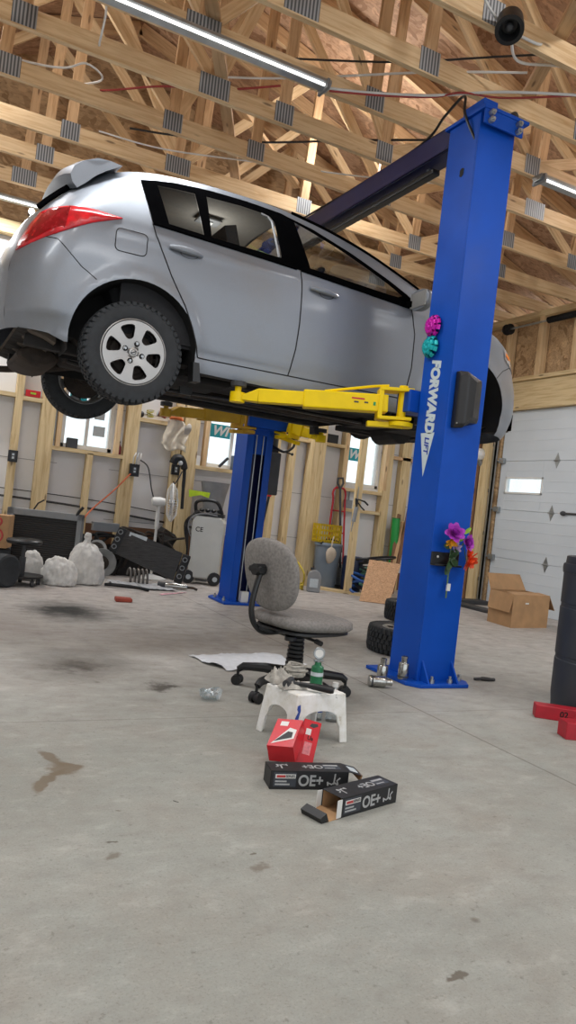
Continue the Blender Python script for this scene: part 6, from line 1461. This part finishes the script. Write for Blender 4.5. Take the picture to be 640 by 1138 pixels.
m=MB();P=spline([(2.20,4.93,.05),(2.19,5.06,.75),(2.21,5.09,1.18),(2.20,5.10,1.29),(2.24,5.10,1.36),(2.36,5.10,1.36),(2.40,5.10,1.29),(2.40,5.09,1.18),(2.42,5.06,.75),(2.41,4.93,.05)],6);m.tube(P,.014,8)
for z in (.35,.75,1.05):m.tube([(2.195,4.96+.13*z,z),(2.415,4.96+.13*z,z)],.010,8)
m.build('frame',simple('truck_red','#b5202e',.4,0,.1,8),ht);m=MB();m.box(2.18,2.43,4.86,4.93,.04,.055);m.build('toe_plate',M['dgrey'],ht,smooth=0)
for x in (2.15,2.46):
    m=MB();m.lathe([(0,-.02),(.08,-.022),(.1,0),(.08,.022),(0,.02)],(x,4.98,.1),(1,0,0),20);m.build('cart_wheel',M['black'],ht)
sh=thing('shovel','grey handled shovel standing in front of the red hand truck','shovel',(2.30,5.0,0),0,None,True);m=MB();m.cyl((2.36,4.95,.28),(2.27,5.04,1.36),.017,n=10);m.build('shaft',M['dgrey'],sh);m=MB();m.tube([(2.27,5.04,1.35),(2.225,5.045,1.42),(2.225,5.05,1.49),(2.30,5.05,1.50),(2.315,5.045,1.43),(2.27,5.04,1.35)],.016,8);m.build('grip',M['dgrey'],sh);m=MB();m.grid(lambda a,b:(2.36+(b-.5)*.22*(1-.35*max(0,a-.6)),4.95-.03*a+.04*(2*b-1)**2,.33*(1-a)),8,8);m.build('blade',M['steel'],sh,solid=.004)
db=thing('blue_drum','dark blue plastic drum right of the blue grey bin','drum',(2.38,4.68,0));m=MB();m.lathe([(0,0),(.12,0),(.13,.02),(.135,.20),(.13,.22),(.135,.24),(.135,.44),(.12,.47),(0,.47)],(0,0,0),(0,0,1),28);m.build('drum_body',simple('navy_plastic','#1c2846',.5,0,.1,6),db)
cg=thing('grease_gun','grey caulking gun hanging from a black clamp on the loose stud','caulking gun',(2.15,4.36,1.0),0,None,True)
m=MB();m.cyl((2.12,4.36,.93),(2.14,4.36,1.12),.026,n=14);m.cyl((2.115,4.36,.93),(2.10,4.36,.80),.010,.004,8);m.build('tube',M['grey'],cg);m=MB();m.tube([(2.14,4.36,1.12),(2.15,4.36,1.22),(2.24,4.34,1.20),(2.29,4.33,1.16)],.012,8);m.tube([(2.14,4.36,1.19),(2.21,4.35,1.12),(2.25,4.34,1.09)],.01,8);m.tube([(2.13,4.36,1.15),(2.12,4.36,1.23)],.014,8);m.cyl((2.14,4.36,1.21),(2.16,4.40,1.21),.012,n=8);m.build('clamp_handle',M['black'],cg);m=MB();m.cyl((2.14,4.36,1.22),(2.14,4.36,1.38),.006,n=6);m.build('hook_rod',M['steel'],cg)
gb=thing('junction_box','grey junction box on the wall under the third window','box',(2.52,5.2,1.16));m=MB();m.box(-.07,.07,0,.06,-.06,.06);m.build('box_body',M['greyframe'],gb,smooth=0,bevel=.006);m=MB();m.cyl((.02,.03,.06),(.02,.03,.22),.012,n=8);m.build('conduit',M['greyframe'],gb)
# planks, green tube, offcut, hoses
for k,(a,b,wd,lb) in enumerate((((3.10,4.75,0),(3.47,5.05,1.30),.06,'dark brown plank leaning in the corner, rightmost of the planks'),((3.02,4.72,0),(3.30,5.06,1.10),.05,'thin dark plank leaning in the corner, left of the other planks'),((2.98,4.66,0),(3.36,5.04,1.0),.04,'pale narrow batten leaning in the corner among the planks'))):
    solo('leaning_plank',MB().beam(a,b,wd,.025,(0,1,0)),M['brown_board'] if k<2 else M['wood_dim'],lb,'plank',a,group='planks leaning in the corner',smooth=0)
tu=thing('green_tube','bright green tube standing in the corner beside the planks','tube',(3.22,4.95,0),0,None,True);m=MB();m.cyl((3.23,4.97,.0),(3.20,4.98,1.03),.058,n=22);m.build('tube_body',simple('green_plastic','#1e8a3c',.45,0,.06,6),tu);m=MB();m.cyl((3.20,4.98,1.03),(3.2,4.98,1.045),.061,n=22);m.build('tube_cap',simple('green_cap','#187233',.45),tu)
bl,br,tr2,tl2=Vector((1.968,3.787,.0)),Vector((2.27,3.60,0)),Vector((2.56,3.86,.47)),Vector((2.20,4.02,.485))
m=MB();n2=(br-bl).cross(tl2-bl).normalized()*.012;q=[bl,br,tr2,tl2];m.add(q+[p_+n2 for p_ in q],[(0,1,2,3),(7,6,5,4),(0,4,5,1),(1,5,6,2),(2,6,7,3),(3,7,4,0)]);solo('osb_offcut',m,M['osb_panel'],'square chipboard offcut leaning at the back behind the office chair','board',(2.1,3.7,0),smooth=0)
for k,(cc,lb,n_,r0_) in enumerate((('black','pile of black hose loops behind the chipboard offcut',6,.24),('hosegreen','green hose loops on top of the pile behind the chipboard offcut',3,.22),('hoseblue','blue hose loops showing left of the chipboard offcut',3,.16))):
    if cc=='hosegreen':M[cc]=simple('hose_green','#5f8f78',.5)
    if cc=='hoseblue':M[cc]=simple('hose_blue','#2f5fa8',.5)
    m=MB();rnd=random.Random(20+k);cx,cy=((2.62,4.52),(2.66,4.50),(2.36,4.42))[k]
    for j in range(n_):
        z=.05+.085*j+(.12 if k==1 else 0);a0=rnd.uniform(0,6);m.tube(spline([(cx+r0_*(1+.2*math.sin(a*2+a0))*math.cos(a)+rnd.uniform(-.02,.02),cy+r0_*.8*math.sin(a),z+.05*math.sin(a+a0)) for a in [2*math.pi*i/10 for i in range(11)]]),.017,6)
    solo('hose_pile',m,M[cc],lb,'hose',(cx,cy,0))
solid_box('black_speaker','black box sitting on the rail left of the third window','box',2.05,2.22,5.15,5.26,1.9635,2.08,M['black'])
m=MB();m.lathe([(.03,-.02),(.055,-.02),(.055,.02),(.03,.02),(.03,-.02)],(1.62,5.19,2.019),(0,1,0),20);solo('tape_roll',m,M['dgrey'],'dark tape roll on the rail left of the thick middle post','tape',(1.62,5.19,1.9635))
gl=thing('wall_lamp','round white globe lamp on the wall left of the garage door track','lamp',(4.22,4.58,2.08));m=MB();m.ball((0,0,0),.085,(1,1,1.05));m.build('globe',M['white'],gl);m=MB();m.cyl((.0,0,-.08),(.06,0,-.14),.04,n=14);m.build('lamp_base',M['greyframe'],gl)
m=MB();m.box(3.55,4.25,4.05,4.28,0,.055);m.box(3.50,3.70,3.3,4.1,0,.04);solo('threshold_strip',m,M['dgrey'],'dark rubber strip on the floor at the foot of the garage door track','strip',(3.8,4.1,0),smooth=0,bevel=.01)
solid_box('hinge_block','dark latch block on the brown board beside the garage door','latch',4.27,4.31,4.58,4.70,1.52,1.60,M['dgrey'])
# ------------------------------------------------------------------ ceiling fittings and cables
M['tube_on']=emis('lit_tube',(1,.98,.95,1),1.6)
def strip(label,x0,x1,y,z):
    t=thing('strip_light',label,'strip light',((x0+x1)/2,y,z),0,'strip lights under the trusses',True)
    m=MB();m.prism([(-.055,0),(.055,0),(.055,-.02),(.028,-.05),(-.028,-.05),(-.055,-.02)],(x0,y,z),(0,1,0),(0,0,1),(x1-x0));m.build('housing',M['steel'],t,smooth=0)
    m=MB()
    for s in (-1,):m.cyl((x0+.05,y+s*.05,z-.045),(x1-.05,y+s*.05,z-.045),.010,n=10)
    m.build('tube',M['tube_on'],t)
    for xx in (x0+.3,x1-.3):
        m=MB();yy=1.05 if y<2 else 5.28;m.box(xx,xx+.03,y,yy,z-.004,z+.004);m.box(xx,xx+.03,yy-.004,yy,z-.004,z+.05);m.build('hanger_strap',M['steel'],t,smooth=0)
    for xx in (x0+.02,x1-.04):
        m=MB();m.box(xx,xx+.02,y-.07,y+.07,z-.065,z);m.build('end_holder',M['greyframe'],t,smooth=0)
strip('long strip light hung under the trusses at the top left',-3.0,-.60,.955,3.955)
strip('strip light hung under the trusses at the right edge of the picture',1.42,3.8,1.0,3.955)
strip('strip light near the back wall above the car spoiler at the left edge',-4.4,-1.75,4.85,3.955)
fx=thing('ceiling_fixture','round black fixture hung on a truss at the top right','fixture',(-.05,-.20,3.90),0,None,True)
ax=Vector((-.35,-.45,-.85)).normalized();c=Vector((-.05,-.235,3.97))
m=MB();m.lathe([(.0,-.03),(.055,-.03),(.075,-.02),(.078,.07),(.083,.075),(.083,.11),(.060,.112),(.052,.09),(.045,.05),(0,.05)],c,ax,28);m.build('ring_body',M['black'],fx);m=MB();m.ball(c+ax*.07,.025);m.build('socket_core',M['dgrey'],fx)
t=thing('lamp_socket','black lamp socket with a white rim hanging near the back wall above the spoiler','lamp socket',(-1.93,4.42,3.75),0,None,True);m=MB();m.lathe([(0,.18),(.035,.18),(.04,.10),(.08,.09),(.085,.03),(.075,.03),(0,.04)],(-1.93,4.42,3.75),(0,0,1),20);m.build('socket_body',M['black'],t);m=MB();m.lathe([(0,.0),(.06,.0),(.075,.03),(0,.03)],(-1.93,4.42,3.75),(0,0,1),20);m.build('white_rim',M['white'],t)
m=MB();m.ball((0,0,0),.03);bulb=solo('bare_bulb',m.xf(Matrix.Translation((-2.07,4.66,3.80))),emis('bulb_glow',(1,1,1,1),18),'glowing bare bulb by the strip light at the left edge','bulb',(-2.07,4.66,3.80))
WIR=[('white_cable','white',[(-3.0,2.35,4.10),(-2.5,2.36,4.11),(-2.2,2.24,4.10),(-2.05,2.1,4.12),(-1.9,2.3,4.14),(-2.2,2.6,4.12)],.008,'white cable draped between the trusses at the far left'),
('white_cable','white',[(-2.08,1.40,4.25),(-2.06,1.43,4.12),(-2.05,1.62,4.02),(-2.02,1.75,4.10)],.008,'short white cable hanging down by the strip light at the top left'),
('white_cable','white',[(-2.4,1.75,4.10),(-1.5,1.80,4.13),(-1.0,1.6,4.16),(-.6,1.2,4.12),(.0,.62,4.10),(.5,.2,4.08)],.008,'white cable looping from truss to truss over the car roof'),
('white_cable','white',[(-.60,.955,3.93),(-.35,.85,3.94),(.03,.62,3.95),(.40,.30,3.96),(.85,-.02,3.95)],.009,'white cable trailing from the end of the long strip light'),
('red_cable','redc',[(-2.6,2.50,4.10),(-2.0,2.42,4.09),(-1.5,2.0,4.10),(-1.1,1.72,4.09),(-.75,1.45,4.12)],.008,'red cable crossing the trusses over the car'),
('red_cable','redc',[(-.58,.965,3.92),(-.25,.80,3.93),(.05,.62,3.945),(.18,.47,3.953),(.45,.32,3.945),(.88,-.05,3.955)],.007,'red cable trailing from the end of the long strip light'),
('black_cable','black',[(-1.5,2.98,4.18),(-1.1,2.75,4.15),(-.5,2.42,4.16),(.2,1.9,4.2),(.8,1.4,4.2)],.009,'black cable crossing the trusses above the car roof'),
('black_cable','black',[(-.9,1.3,4.2),(-.2,.75,4.16),(.4,.25,4.18),(1.3,-.5,4.2)],.007,'thin black cable crossing the trusses behind the round fixture'),
('white_cable','white',[(-.45,-.33,4.08),(-.2,-.22,4.0),(.0,-.15,4.0),(.2,-.18,3.97),(.35,-.10,4.06)],.009,'white cable running into the round black fixture'),
('white_cable','white',[(.0,-.2,3.98),(.25,.02,3.98),(.6,-.02,4.05),(1.1,-.1,4.08)],.009,'white cable leaving the round black fixture to the right'),
('white_cable','white',[(-1.75,3.05,4.1),(-1.2,2.9,4.06),(-.4,2.6,4.08),(.4,2.2,4.06),(1.2,1.75,4.06)],.007,'white cable lying on the trusses right above the car windows')]
M['redc']=simple('red_cable','#a13a35',.6)
for nm,mt,pts,r2,lb in WIR:
    m=MB();m.tube(spline(pts,8),r2,6);solo(nm,m,M[mt],lb,'cable',pts[0],group='cables between the trusses')
